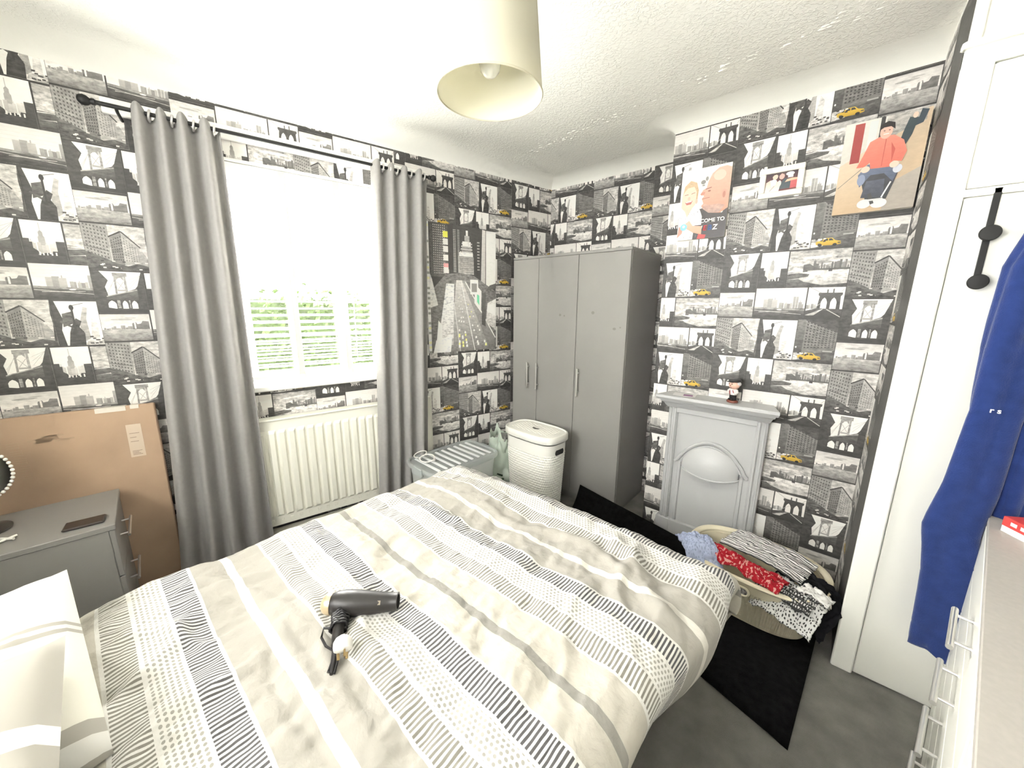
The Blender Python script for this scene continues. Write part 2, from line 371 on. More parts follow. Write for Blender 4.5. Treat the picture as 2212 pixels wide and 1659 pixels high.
TILES = [(0, .167, .020, .150, t_sky), (.170, .384, 0, .150, t_bri), (.387, .525, 0, .153, t_bro), (0, .205, .155, .360, t_flat), (.206, .366, .160, .362, t_street),
         (.366, .525, .155, .365, t_taxi), (0, .170, .364, .556, t_manh), (.174, .289, .366, .545, t_emp), (.292, .525, .368, .545, t_cloud)]
def roll(art, left, v0, rep, R):
    """one strip of wallpaper whose left edge is at h=left, clipped to R=(h0,h1,z0,z1)"""
    art.poly([(R[0],R[2]),(R[1],R[2]),(R[1],R[3]),(R[0],R[3])], R, .06, None, .3, 0)
    k = rep/.543
    zt = v0
    while zt < R[3]+rep: zt += rep
    while zt > R[2]:
        for u0, u1, a, b, fn in TILES:
            T = Tile(art, left+u0+.0012, zt-b*k+.0012, u1-u0-.0024, (b-a)*k-.0024, R)
            if T.on: fn(T)
        zt -= rep

# ------------------------------------------------------------------ room shell
CEIL = 2.445; XB0, XS, DB, D2 = 1.1298, 2.144, .4084, .926
CARPET = mat('grey_carpet', (0.22, 0.215, 0.195), 0.95, var=0.22, vscale=9, bump=0.5, bscale=420, spec=0.1)
fl = MB().add([(-1.6,-5.2,0),(3.3,-5.2,0),(3.3,.2,0),(-1.6,.2,0),(-1.6,-5.2,-.1),(3.3,-5.2,-.1),(3.3,.2,-.1),(-1.6,.2,-.1)], [(0,1,2,3),(4,7,6,5),(0,4,5,1),(1,5,6,2),(2,6,7,3),(3,7,4,0)]).build('floor', CARPET)
struct(fl, 'dark grey carpeted floor')
# artex ceiling
am = bpy.data.materials.new('artex_ceiling'); am.use_nodes = True; nt = am.node_tree; b = nt.nodes['Principled BSDF']
b.inputs['Base Color'].default_value = (0.87, 0.865, 0.805, 1); b.inputs['Roughness'].default_value = .8
tc = nt.nodes.new('ShaderNodeTexCoord'); vo = nt.nodes.new('ShaderNodeTexNoise'); vo.inputs['Scale'].default_value = 75; vo.inputs['Detail'].default_value = 2; vo.inputs['Distortion'].default_value = .6
mk = nt.nodes.new('ShaderNodeTexNoise'); mk.inputs['Scale'].default_value = 2.2; mk.inputs['Detail'].default_value = 2
rp = nt.nodes.new('ShaderNodeValToRGB'); rp.color_ramp.elements[0].position = .40; rp.color_ramp.elements[1].position = .52; rp.color_ramp.elements[0].color = (.25, .25, .25, 1)
r3 = nt.nodes.new('ShaderNodeValToRGB'); r3.color_ramp.elements[0].position = .47; r3.color_ramp.elements[1].position = .60
mu = nt.nodes.new('ShaderNodeMath'); mu.operation = 'MULTIPLY'; bp = nt.nodes.new('ShaderNodeBump'); bp.inputs['Strength'].default_value = .30; bp.inputs['Distance'].default_value = .006
nt.links.new(tc.outputs['Object'], vo.inputs['Vector']); nt.links.new(tc.outputs['Object'], mk.inputs['Vector'])
nt.links.new(mk.outputs['Fac'], rp.inputs[0]); nt.links.new(vo.outputs['Fac'], r3.inputs[0]); nt.links.new(r3.outputs[0], mu.inputs[0]); nt.links.new(rp.outputs[0], mu.inputs[1])
nt.links.new(mu.outputs[0], bp.inputs['Height']); nt.links.new(bp.outputs[0], b.inputs['Normal'])
CEILM = am; PLASTER = mat('smooth_plaster', (0.87, 0.865, 0.805), .8, bump=.25, bscale=14)
ce = MB().box(-1.6, 3.3, -4.6, .2, CEIL, CEIL+.1).build('ceiling', CEILM); struct(ce, 'white textured artex ceiling')
COVE_Z = 2.388
def cove(p0, p1, nin, wd=.15):
    """sloping plaster strip between wall top and ceiling; p0,p1 along the wall, nin inward normal"""
    P0, P1, N = Vector(p0), Vector(p1), Vector(nin); h = CEIL-COVE_Z; prof = [(0, CEIL+.02), (0, COVE_Z)]
    for i in range(1, 9): t = i/8; prof.append((wd*(t**1.25), COVE_Z + h*(1-(1-t)**1.9)))
    prof.append((wd, CEIL+.02)); m = MB(); n = len(prof)
    V = [P0+N*a+Vector((0,0,z)) for a, z in prof] + [P1+N*a+Vector((0,0,z)) for a, z in prof]
    m.add(V, [tuple(range(n)), tuple(reversed(range(n, 2*n)))] + [(i, i+n, (i+1) % n+n, (i+1) % n) for i in range(n)])
    return m.build('cove', PLASTER, ce, smooth=True)
cove(PA(-.05, 0, 0), PA(4.4, 0, 0), NA); cove((-.05, 0, 0), (XB0+.02, 0, 0), (0, -1, 0)); cove((XB0, -DB, 0), (XS+.02, -DB, 0), (0, -1, 0))
cove((XB0, -DB, 0), (XB0, .02, 0), (-1, 0, 0))
_h = CEIL-COVE_Z; _pr = [(0, COVE_Z)] + [(.15*((i/8)**1.25), COVE_Z+_h*(1-(1-i/8)**1.9)) for i in range(1, 9)]
MB().grid(lambda u, v: (XB0-math.sin(u*math.pi/2)*_pr[round(v*8)][0], -DB-math.cos(u*math.pi/2)*_pr[round(v*8)][0], _pr[round(v*8)][1]), 10, 8).build('cove', PLASTER, ce, smooth=True)
rg = random.Random(21); m = MB()
for i in range(110):    # rough skim-coat crumbs along the edge of the artex above the chimney breast
    t = rg.random(); x = .25+t*1.75; y = -.62-.25*t+rg.gauss(0, .022); r = rg.uniform(.002, .006)
    m.sphere((x, y, CEIL), r, 6, 4, rg.uniform(1, 3.2), rg.uniform(.8, 1.6), rg.uniform(.5, .9))
ed = m.build('plaster_ridge', PLASTER, ce, smooth=True); ed['kind'] = 'stuff'

WALLP = mat('wall_plaster', (0.80, 0.79, 0.75), .8)
S0, S1, WZ0, WZ1 = 1.45, 2.238, .985, 2.150     # window opening along the wall and in height
m = MB(); 
def slabA(m, s0, s1, z0, z1, o0=-.26, o1=0.0): return m.box(-s1, -s0, -o1, -o0, z0, z1)
slabA(m, -.25, S0, 0, CEIL); slabA(m, S1, 4.6, 0, CEIL); slabA(m, S0, S1, 0, WZ0); slabA(m, S0, S1, WZ1, CEIL)
wl = m.build('wall_left', WALLP, rz=ANG_A); struct(wl, 'window wall in city collage wallpaper')
art = Art(); Z0, Z1 = .0, COVE_Z+.004
roll(art, -4.153, 1.602, .524, (-4.15, -3.628, Z0, Z1)); roll(art, -3.628, 1.35, .524, (-3.628, -3.103, Z0, Z1)); roll(art, -3.103, 1.602, .524, (-3.103, -2.76, Z0, Z1))
roll(art, -2.76, 1.932, .522, (-2.76, -2.392, Z0, Z1)); roll(art, -2.76, 1.932, .522, (-2.392, -2.238, Z0, 2.25))
roll(art, -2.395, 2.380, .522, (-2.392, -1.868, 2.25, Z1)); roll(art, -1.868, 2.380, .522, (-1.868, -1.45, 2.25, Z1))
roll(art, -2.404, 2.608, .522, (-2.238, -1.906, WZ1, 2.25)); roll(art, -1.906, 2.396, .522, (-1.906, -1.45, WZ1, 2.25))
roll(art, -2.432, 1.286, .522, (-2.238, -1.916, Z0, WZ0)); roll(art, -1.915, .892, .522, (-1.916, -1.45, Z0, WZ0))
roll(art, -1.868, 2.380, .522, (-1.45, -1.342, Z0, Z1))
roll(art, -1.445, 2.334, .522, (-1.342, -.92, 1.5, Z1)); roll(art, -1.445, .995, .522, (-1.342, -.92, Z0, 1.5))
roll(art, -.92, 2.468, .518, (-.92, -.42, Z0, Z1)); roll(art, -.42, 2.2, .518, (-.42, .02, Z0, Z1))
art.build('wallpaper', PAPER, wl)
wb = MB().box(-.3, XB0+.02, 0, .2, 0, CEIL).build('wall_back', WALLP); struct(wb, 'recessed back wall behind the wardrobe in city collage wallpaper')
art = Art(); roll(art, -.125, 2.47, .522, (-.03, .40, Z0, Z1)); roll(art, .40, 2.462, .522, (.40, .868, Z0, Z1)); roll(art, .868, 2.208, .522, (.868, XB0, Z0, Z1))
art.build('wallpaper', PAPER, wb)
wc = MB().box(XB0, XS+.3, -DB, .2, 0, CEIL).build('wall_chimney_breast', WALLP); struct(wc, 'projecting chimney breast in city collage wallpaper')
art = Art(); roll(art, .925, 2.385, .531, (XB0, 1.45, Z0, Z1)); roll(art, 1.45, 2.081, .5405, (1.45, 1.975, Z0, Z1)); roll(art, 1.975, 1.303, .548, (1.975, XS, Z0, Z1))
art.build('wallpaper', PAPER, wc, (0, -DB, 0))
wr = MB().box(XS, 3.2, -D2, -DB+.02, 0, CEIL).build('wall_right', WHITE2); struct(wr, 'boxed-in cupboard wall in the right corner, papered on its narrow side')
art = Art(); roll(art, -.30, 2.28, .54, (0, D2-DB-.004, Z0, Z1+.03)); art.build('wallpaper', PAPER, wr, (XS, -DB, 0), -math.pi/2)
wf = MB().box(-1.6, .4, -3.75, -3.55, 0, CEIL).box(1.7, 3.3, -3.75, -3.55, 0, CEIL).box(.4, 1.7, -3.75, -3.55, 2.1, CEIL).box(.4, 1.7, -3.75, -3.55, 0, 1.15).build('wall_front', WALLP); struct(wf, 'wall behind the bed head with an added unseen opening for fill light')  # opening out of view, added to let extra fill light into the room
ws = MB().box(3.1, 3.3, -5.2, -D2+.02, 0, CEIL).build('wall_side', WALLP); struct(ws, 'plain side wall beyond the white chest')
bb = MB(); bb.box(-2.7, -.0, -.016, 0, 0, .10, .004); bb = bb.build('baseboard_left', mat('cream_gloss', (.72,.70,.60), .4), rz=ANG_A); struct(bb, 'cream baseboard under the radiator')

# cupboard front: frame, upper door, main door
tr = MB()
tr.box(XS-.004, 2.206, -D2-.022, -D2, 0, 2.187, .004); tr.box(XS-.004, 3.1, -D2-.024, -D2, 2.136, 2.187, .004); tr.box(XS-.012, 3.1, -D2-.034, -D2, 2.187, 2.205, .004)
tr.box(XS, 2.17, -D2-.014, -D2, 2.205, CEIL, .003); tr.box(2.2, 3.1, -D2-.018, -D2, 1.776, 1.798, .003)
struct(tr.build('trim_1', WHITE, smooth=False), 'white wooden frame around the cupboard doors')
up = MB(); up.box(2.207, 2.9, -D2-.016, -D2, 1.80, 2.134, .003)
o = up.build('door_2', WHITE2); struct(o, 'small white upper cupboard door')
dr = MB(); dr.box(2.209, 2.95, -D2-.012, -D2, .008, 1.775, .003)
o = dr.build('door_1', WHITE2); struct(o, 'tall plain white cupboard door')

# ------------------------------------------------------------------ window, outside
UPVC = mat('white_upvc', (.88, .88, .85), .3)
win = thing('window_1', 'white framed window behind the blind', 'window', PA((S0+S1)/2, 0, WZ0), ANG_A); win['kind'] = 'structure'; del win['category']
hw = (S1-S0)/2; hh = WZ1-WZ0
m = MB(); fw = .055
m.box(-hw, hw, .10, .17, 0, fw, .004); m.box(-hw, hw, .10, .17, hh-fw, hh, .004); m.box(-hw, -hw+fw, .10, .17, fw, hh-fw, .004); m.box(hw-fw, hw, .10, .17, fw, hh-fw, .004)
m.build('window_frame', UPVC, win)
glass = bpy.data.materials.new('window_glass'); glass.use_nodes = True; nt = glass.node_tree; nt.nodes.remove(nt.nodes['Principled BSDF'])
tb = nt.nodes.new('ShaderNodeBsdfTransparent'); gb = nt.nodes.new('ShaderNodeBsdfGlossy'); gb.inputs['Roughness'].default_value = .02; mx = nt.nodes.new('ShaderNodeMixShader'); mx.inputs[0].default_value = .05
nt.links.new(tb.outputs[0], mx.inputs[1]); nt.links.new(gb.outputs[0], mx.inputs[2]); nt.links.new(mx.outputs[0], nt.nodes['Material Output'].inputs[0])
MB().box(-hw+fw, hw-fw, .132, .138, fw, hh-fw).build('pane', glass, win)
m = MB(); m.box(-hw-.004, -hw+.006, -.006, .10, 0, hh); m.box(hw-.006, hw+.004, -.006, .10, 0, hh); m.box(-hw, hw, -.006, .10, hh-.006, hh+.006)
m.box(-hw-.006, -hw+.012, -.012, 0, -.02, hh+.01, .002)
m.build('reveal', UPVC, win)
MB().box(-hw-.01, hw+.01, -.045, .10, -.028, .004, .006).build('window_sill', UPVC, win)

bl = thing('venetian_blind', 'white slatted venetian blind half open in the window', 'blind', PA((S0+S1)/2, 0, WZ0), ANG_A)
SLAT = mat('white_slat', (.88, .875, .84), .45, translucent=.06)
MB().box(-hw+.008, hw-.008, .008, .06, hh-.075, hh-.008, .004).build('headrail', SLAT, bl)
NS = 26; ztop = hh-.095; zbot = .075; sd = None
for i in range(NS):
    z = ztop-(ztop-zbot)*i/(NS-1)
    if sd is None:
        t = math.radians(8); c, s_ = math.cos(t)*.0235, math.sin(t)*.0235
        V = []
        for x in (-hw+.012, hw-.012):
            V += [(x, .034-c, s_), (x, .034, .0025), (x, .034+c, -s_), (x, .034+c, -s_-.003), (x, .034, -.0008), (x, .034-c, s_-.003)]
        sd = MB().add(V, [(0,6,7,1),(1,7,8,2),(2,8,9,3),(3,9,10,4),(4,10,11,5),(5,11,6,0),(0,1,2,3,4,5),(11,10,9,8,7,6)]).build('slat', SLAT, bl)
        sd.location.z = z
    else:
        c_ = copy_part(sd, bl); c_.location.z = z
MB().box(-hw+.012, hw-.012, .010, .058, .028, .052, .004).build('bottom_rail', SLAT, bl)
TAPE = mat('blind_tape', (.62, .625, .54), .8)
for st in (1.973, 1.700):
    x = (S0+S1)/2-st
    MB().box(x-.016, x+.016, .0045, .006, .02, hh-.012).add([(x-.016,.062,.02),(x+.016,.062,.02),(x+.016,.062,hh-.07),(x-.016,.062,hh-.07)], [(0,1,2,3)]).build('ladder_tape', TAPE, bl)
    MB().box(x-.013, x+.013, .002, .010, .012, .05, .003).build('clip', PLASTIC_W, bl)
MB().tube([(hw-.2, .004, hh-.07), (hw-.2, .003, .1)], .0015, 6).build('pull_cord', PLASTIC_W, bl)

LEAF = mat('hedge_leaf', (.045, .078, .016), .6, var=.5, vscale=30)
rg = random.Random(5); m = MB()
for i in range(9000):
    x = rg.uniform(-3.2, 3.2); z = rg.uniform(-.6, 1.62)+.12*math.sin(x*3)+.08*math.sin(x*7.3); y = rg.gauss(0, .12)
    a = Vector((rg.gauss(0,1), rg.gauss(0,1), rg.gauss(0,1))).normalized(); b_ = a.orthogonal().normalized(); c_ = a.cross(b_); L = rg.uniform(.03, .06); P = Vector((x, y, z))
    m.add([P-b_*L, P-c_*L*.5, P+b_*L, P+c_*L*.5], [(0,1,2,3)])
hg = thing('garden_hedge', 'sunlit green hedge seen through the blind slats', 'hedge', PA(1.9, -3.4, 0), ANG_A)
m.build('foliage', LEAF, hg)['kind'] = 'stuff'
MB().box(-3.2, 3.2, .08, .30, -.6, 1.5).build('inner_growth', mat('hedge_inner', (.03, .05, .012), .9, var=.4, vscale=14), hg)
gr = MB().box(-6, 6, .4, 8, -.7, -.6).build('ground', mat('lawn', (.06, .085, .025), .9, var=.3, vscale=12), rz=ANG_A, loc=PA(1.9, 0, 0)); struct(gr, 'garden lawn outside the window')

# ------------------------------------------------------------------ curtain pole and curtains
bt = MB().box(-2.62, -1.19, -.020, 0, 2.236, 2.298, .003).build('trim_2', UPVC, rz=ANG_A); struct(bt, 'white batten above the window')
pole = thing('curtain_pole', 'black curtain pole with ball ends above the window', 'curtain pole', PA(1.9, .146, 2.226), ANG_A)
MB().tube([(-.735, 0, 0), (.735, 0, 0)], .0085, 12).build('pole', BLACKM, pole, smooth=True)
for sg in (-1, 1):
    MB().lathe([(.0085,0),(.012,.004),(.012,.012),(.010,.016),(.017,.024),(.020,.034),(.017,.045),(.009,.052),(.001,.054)], 16).xf(Matrix.Rotation(sg*math.pi/2, 4, 'Y')).xf(Matrix.Translation((sg*.715, 0, 0))).build('finial', BLACKM, pole, smooth=True)
    MB().tube([(sg*.66, 0, 0), (sg*.66, .02, -.012), (sg*.66, .118, -.012)], .006, 8).build('bracket', BLACKM, pole, smooth=True)
CURT = mat('grey_curtain_fabric', (.335, .325, .31), .85, var=.05, vscale=60, bump=.15, bscale=500, sheen=.2, translucent=.05)
def curtain(label, s_top, s_bot, nf, seed, lean=0.0):
    """s_top/s_bot = (left,right) positions along the wall"""
    sm = (s_top[0]+s_top[1])/2
    t = thing('curtain', label, 'curtain', PA(sm, .146, .04), ANG_A, 'grey eyelet curtains')
    rg = random.Random(seed); ph = [rg.uniform(-.5, .5) for _ in range(12)]; am = [rg.uniform(.75, 1.25) for _ in range(24)]
    H = 2.255-.04
    def fn(u, v):
        zt = v
        k = v**.8
        l = s_top[0]*k+s_bot[0]*(1-k); r = s_top[1]*k+s_bot[1]*(1-k)
        uu = u + .012*math.sin(u*9+ph[0]) + .02*(1-v)*math.sin(u*5+ph[1])
        s = l+(r-l)*uu
        i = int(u*nf*2) % 24; A = .037*(am[i]*(1-(u*nf*2) % 1)+am[(i+1) % 24]*((u*nf*2) % 1))*(1.0-.25*v)
        wv = math.sin(2*math.pi*nf*u+ph[2]+.5*(1-v)*math.sin(3*u+ph[3]))
        wv = math.copysign(abs(wv)**.8, wv)
        o = A*wv + .02*(1-v)*math.sin(u*4+ph[4])
        dip = 0
        if v > .90: dip = -.042*((v-.90)/.10)**1.5*(.5-.5*wv)
        z = H*v+dip
        return (sm-s, -o-.012*(1-v), z)
    MB().grid(fn, 150, 56).build('fabric', CURT, t, smooth=True, solid=.004, angle=180)
    rm = None
    for i in range(nf*2):
        u = (i+.5)/(nf*2); x = sm-(s_top[0]+(s_top[1]-s_top[0])*u)
        ring = [(x+.003*math.sin(a), .021*math.cos(a), H-.035+.021*math.sin(a)) for a in [2*math.pi*k/20 for k in range(20)]]
        MB().tube(ring, .0045, 8, closed=True).build('eyelet_ring', mat('eyelet_metal', (.62,.61,.60), .3, metal=.8), t, smooth=True)
    return t
curtain('long grey curtain gathered on the left of the window', (2.515, 2.225), (2.64, 2.225), 4, 3)
curtain('long grey curtain gathered on the right of the window beside the poster', (1.535, 1.195), (1.63, 1.275), 4, 8)

# ------------------------------------------------------------------ radiator
rad = thing('radiator', 'white ribbed panel radiator under the window', 'radiator', PA(1.75, .0, .155), ANG_A)
RADM = mat('radiator_enamel', (.82, .81, .72), .35)
x0, x1, H = -.53, .55, .642; pitch = .0495
prof = [(x0, -.082)]
x = x0+.035
while x+pitch < x1-.01:
    prof += [(x, -.082), (x+.010, -.096), (x+.0335, -.096), (x+.0435, -.082)]; x += pitch
prof += [(x1, -.082), (x1, -.070), (x0, -.070)]
m = MB(); n = len(prof)
# ribbed front: ribs fade out into flat bands at top and bottom
zs = [(0, 0), (.055, 0), (.07, 1), (H-.075, 1), (H-.058, 0), (H, 0)]
V = []
for z, k in zs: V += [(px, -.082+(py+.082)*k if py < -.082 else py, z) for px, py in prof]
Fs = [tuple(range(n)), tuple(reversed(range((len(zs)-1)*n, len(zs)*n)))]
for j in range(len(zs)-1): Fs += [(j*n+i, j*n+(i+1) % n, (j+1)*n+(i+1) % n, (j+1)*n+i) for i in range(n)]
m.add(V, Fs).build('panel', RADM, rad)
m = MB(); m.box(x0, x1, -.098, -.012, H, H+.006, .002); m.build('top_cover', RADM, rad)
m = MB(); m.box(x0-.003, x0, -.098, -.012, .02, H, 0); m.build('side_cover', RADM, rad); m = MB(); m.box(x1, x1+.003, -.098, -.012, .02, H, 0); m.build('side_cover', RADM, rad)
m = MB(); m.box(x0+.02, x1-.02, -.045, -.025, .01, H-.01); m.build('rear_panel', RADM, rad)
for i in range(21):
    xx = x0+.06+i*.0495
    if xx < x1-.05: MB().box(xx-.009, xx+.009, -.0845, -.080, .024, .040, .003).build('weld_foot', RADM, rad)
MB().tube([(x1-.02, -.06, .03), (x1+.04, -.06, .03), (x1+.04, -.06, -.15)], .008, 8).build('pipe', RADM, rad, smooth=True)

# ------------------------------------------------------------------ city poster on the window wall
PW, PH = .585, .900
ps = thing('poster', 'night city avenue poster between curtain and wardrobe', 'poster', PA(1.16, .004, 1.10), ANG_A)
MB().box(0, PW, 0, .003, 0, PH).build('sheet', mat('poster_paper', (.8,.79,.74), .5), ps)
art = Art(); T = Tile(art, 0, 0, PW, PH, (0, PW, 0, PH)); rg = random.Random(31)
T.r(0,0,1,1,.05,.06,.3)
T.p([(.06,.6),(.30,.6),(.30,1),(.06,1)], .10, .07, .8); bwin(T, [(.10,.62),(.26,.62),(.27,.99),(.10,.99)], 7, 22, .45, .35, .5)
T.L += 1
for yy, cc in ((.90,(.75,.70,.08)),(.845,(.8,.8,.76)),(.79,(.8,.78,.74)),(.725,(.62,.78,.70)),(.66,(.75,.25,.25)),(.63,(.8,.8,.75))): T.r(.235, yy, .305, yy+.045, cc, up=0)
T.p([(.30,.66),(.37,.66),(.37,1),(.30,1)], .045, .05, .2)
for x0_, x1_ in ((.37,.41),(.43,.46)):
    T.r(x0_, .64, x1_, .97, .10, .06, .6); bwin(T, [(x0_,.64),(x1_,.64),(x1_,.97),(x0_,.97)], 3, 26, .7, .4, .5)
T.r(.44,.63,.66,.77,.30,.22,.8); T.r(.45,.77,.65,.80,.7,.6,.6); T.r(.49,.80,.63,.85,.16,.2,.7); T.r(.50,.85,.62,.885,.5,.5,.6); T.r(.53,.885,.60,.93,.25,.3,.6); T.r(.55,.93,.58,.97,.5,.5,.4)
bwin(T, [(.45,.77),(.65,.77),(.64,.88),(.49,.88)], 8, 5, .82, .55, .5); bwin(T, [(.46,.64),(.65,.64),(.65,.76),(.46,.76)], 10, 8, .12, .5, .5)
T.r(.70,.60,.78,.96,.05,.06,.3); bwin(T, [(.71,.66),(.75,.66),(.75,.9),(.71,.9)], 3, 10, .5, .5, .4)
T.p([(.76,.50),(.83,.52),(.84,.99),(.79,.995)], .34,.42,.2); T.p([(.84,.48),(1.0,.56),(1.0,.99),(.85,.99)], (.55,.50,.44),(.62,.55,.48),.15); T.line(.845,.5,.85,.99,.004,.85,up=1)
T.p([(0,0),(1,0),(1,.5),(.66,.62),(.45,.64),(.25,.62),(0,.45)], .10,.15,.9)
T.p([(.30,.0),(.98,.0),(.52,.58),(.40,.58)], .14,.4,.5)      # avenue
T.p([(.12,.05),(.34,.06),(.37,.55),(.26,.55)], .38,.6,1.0); T.p([(.06,.0),(.30,.0),(.33,.14),(.10,.10)], .6,.7,.4); T.p([(.10,.05),(.18,.02),(.19,.22),(.14,.26)], .8,.75,.1)
T.p([(.48,.58),(.53,.58),(.98,.12),(.98,.03),(.90,.0)], .12,.25,.4); T.line(.47,.57,.66,.0,.006,.55,.3,1); T.line(.53,.57,.99,.10,.008,.82,.2); T.line(.36,.40,.44,.0,.004,.6,.3)
for i in range(46):
    t = rg.random()**1.6; cx_, w_, y_ = None, None, .03+.42*t
    a_ = .46+.0*t; 
    lane = rg.choice([0,1,2,3,4]); xl = (.43+.055*lane)*(1-t)+(.43+.012*lane)*t if lane < 3 else (.72+.12*(lane-3))*(1-t)+(.50+.012*(lane-3))*t
    w_ = .030*(1-t)+.008*t; h_ = w_*.75; c0 = rg.choice([(.8,.78,.7),(.75,.73,.66),(.72,.60,.18)])
    T.L += 0; T.p([(xl-w_/2,y_),(xl+w_/2,y_),(xl+w_*.4,y_+h_),(xl-w_*.4,y_+h_)], c0, None, .3, up=0)
T.L += 1
T.p([(.66,.40),(.76,.32),(.77,.50),(.67,.56)], (.78,.83,.76)); T.p([(.70,.41),(.735,.38),(.735,.46),(.70,.48)], (.12,.42,.25)); T.r(.60,.47,.72,.59,.6,.7,.2,up=0); T.r(.62,.49,.70,.56,.2,up=1)
T.p([(.77,.22),(.83,.20),(.84,.50),(.78,.48)], .06,.10,.4); T.p([(.84,.24),(1,.16),(1,.44),(.86,.40)], .3,.5,.7); T.p([(.85,.33),(1,.29),(1,.40),(.86,.385)], (.78,.74,.56)); T.p([(.83,.50),(1,.53),(1,.57),(.9,.55)], .1,.1,.2)
T.p([(0,0),(.04,.02),(.045,1),(0,1)], .75,.85,.4); T.L += 1
for i in range(26): y_ = i/26; T.r(.006, y_, .04, y_+.018, rg.choice([(.5,.48,.3),(.85,.83,.75),(.2,.2,.18)]), up=0)
T.p([(.04,.36),(.14,.38),(.07,.58),(.045,.62)], .5,.7,.7)
art.build('print', PHOTO, ps, gain=1.7)

# ------------------------------------------------------------------ wardrobe
WW, WD, WH = .9626, .5043, 1.80
wd_ = thing('wardrobe', 'tall grey three-door wardrobe in the corner', 'wardrobe', (0.02, -.012, 0))
m = MB(); w0 = WW-.02; d0 = WD-.012
m.box(0, .016, -d0+.018, 0, 0, WH-.016); m.box(w0-.016, w0, -d0+.018, 0, 0, WH-.016); m.box(.016, w0-.016, -.006, 0, .06, WH-.016); m.box(.016, w0-.016, -d0+.03, -.006, .06, .076)
m.build('carcass', GREYWOOD, wd_)
MB().box(-.002, w0+.002, -d0+.002, 0, WH-.018, WH, .002).build('top_panel', GREYWOOD, wd_)
MB().box(.016, w0-.016, -d0+.03, -d0+.045, 0, .058).build('plinth', GREYWOOD, wd_)
for x0_, x1_, hx in ((.002, .2415, .168), (.2445, .5745, .257), (.5775, w0-.002, .615)):
    d = MB().box(x0_, x1_, -d0, -d0+.017, .062, WH-.020, .0015).build('door', GREYWOOD, wd_)
    h = MB(); h.tube([(hx, -d0-.030, .815), (hx, -d0-.030, 1.015)], .0062, 10)
    for z in (.848, .982): h.tube([(hx, -d0-.030, z), (hx, -d0, z)], .0042, 8)
    h.build('handle', CHROME, d, smooth=True)
for x_, z_, sx_ in ((.44, 1.38, .010), (.475, 1.375, .006), (.70, 1.40, .012), (.86, 1.30, .012), (.90, 1.31, .006)):
    MB().sphere((x_, -d0-.0002, z_), sx_, 8, 6, 1, .02, rg.uniform(.5, 1.6)).build('scuff_mark', mat('scuff', (.20,.19,.175), .5), wd_)

# ------------------------------------------------------------------ hamper
hp = thing('laundry_hamper', 'tall white woven plastic laundry hamper with lid by wardrobe', 'laundry hamper', (.462, -.765, 0), math.radians(-4))
HM = mat('white_hamper_plastic', (.83, .82, .755), .42)
def sup(a, rx, ry, e=3.2):
    c, s = math.cos(a), math.sin(a); return (math.copysign(abs(c)**(2/e), c)*rx, math.copysign(abs(s)**(2/e), s)*ry)
def hfn(u, v):
    k = .86+.14*v; x, y = sup(2*math.pi*u, .212*k, .122*k, 3.6); z = .006+v*.535
    if .02 < v < .86:
        nu = u*50; row = v*30; ph = (int(row) % 2)*.5
        d = .0066*abs(math.sin(math.pi*row))**.7*(.35+.65*abs(math.sin(math.pi*(nu+ph))))
    else: d = .003
    l = math.hypot(x/.212**2, y/.122**2)+1e-9; nx, ny = x/.212**2/l, y/.122**2/l
    return (x+nx*d, y+ny*d, z)
m = MB().grid(hfn, 50*6, 30*6, closed_u=True); m.build('basket_body', HM, hp, smooth=True, angle=70)
MB().lathe([(.001, .004), (.17, .004), (.17, .01), (.001, .01)], 24, sy=.6).build('base', HM, hp)
m = MB()
def lid(u, v):
    prof = [(.226,.137,.530),(.229,.140,.534),(.229,.140,.568),(.225,.136,.578),(.216,.127,.580),(.212,.123,.574),(.20,.112,.574),(.10,.06,.576),(.0,.0,.577)]
    i = min(int(v*8+1e-6), 8); x, y = sup(2*math.pi*u, prof[i][0]+1e-4, prof[i][1]+1e-4, 3.4 if i < 7 else 2.4); return (x, y, prof[i][2]+.022)
m.grid(lid, 72, 8, closed_u=True); m.build('lid', HM, hp, smooth=True, angle=40)
lg = MB()
for i in range(-7, 8):
    for j in range(-4, 5):
        if abs(i*.026) < .17 and abs(j*.022) < .088 and (abs(i) > 1 or abs(j) > 1): lg.box(i*.026-.010, i*.026+.010, j*.022-.006+((i % 2)*.011), j*.022+.003+((i % 2)*.011), .5965, .5993, .001)
w_ = lg.build('lid_weave', HM, hp); w_['kind'] = 'stuff'
MB().prism([(-.028,-.008),(.0,-.020),(.028,-.008),(.028,.008),(-.0,.004),(-.028,.008)], .5990, .6006, 'z').build('grip_recess_shade', mat('hamper_shadow_slot', (.12,.115,.10), .6), hp)  # dark plate on the lid, painted as the shade of a grip recess
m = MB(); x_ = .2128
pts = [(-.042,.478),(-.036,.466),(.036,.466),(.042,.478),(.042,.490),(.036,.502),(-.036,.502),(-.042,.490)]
m.prism(pts, x_-.006, x_+.0015, 'x'); m.build('hand_hole_shade', mat('painted_hole_shade', (.03,.03,.028), .8), hp)  # dark plate on the side, coloured as the shade inside a hand hole

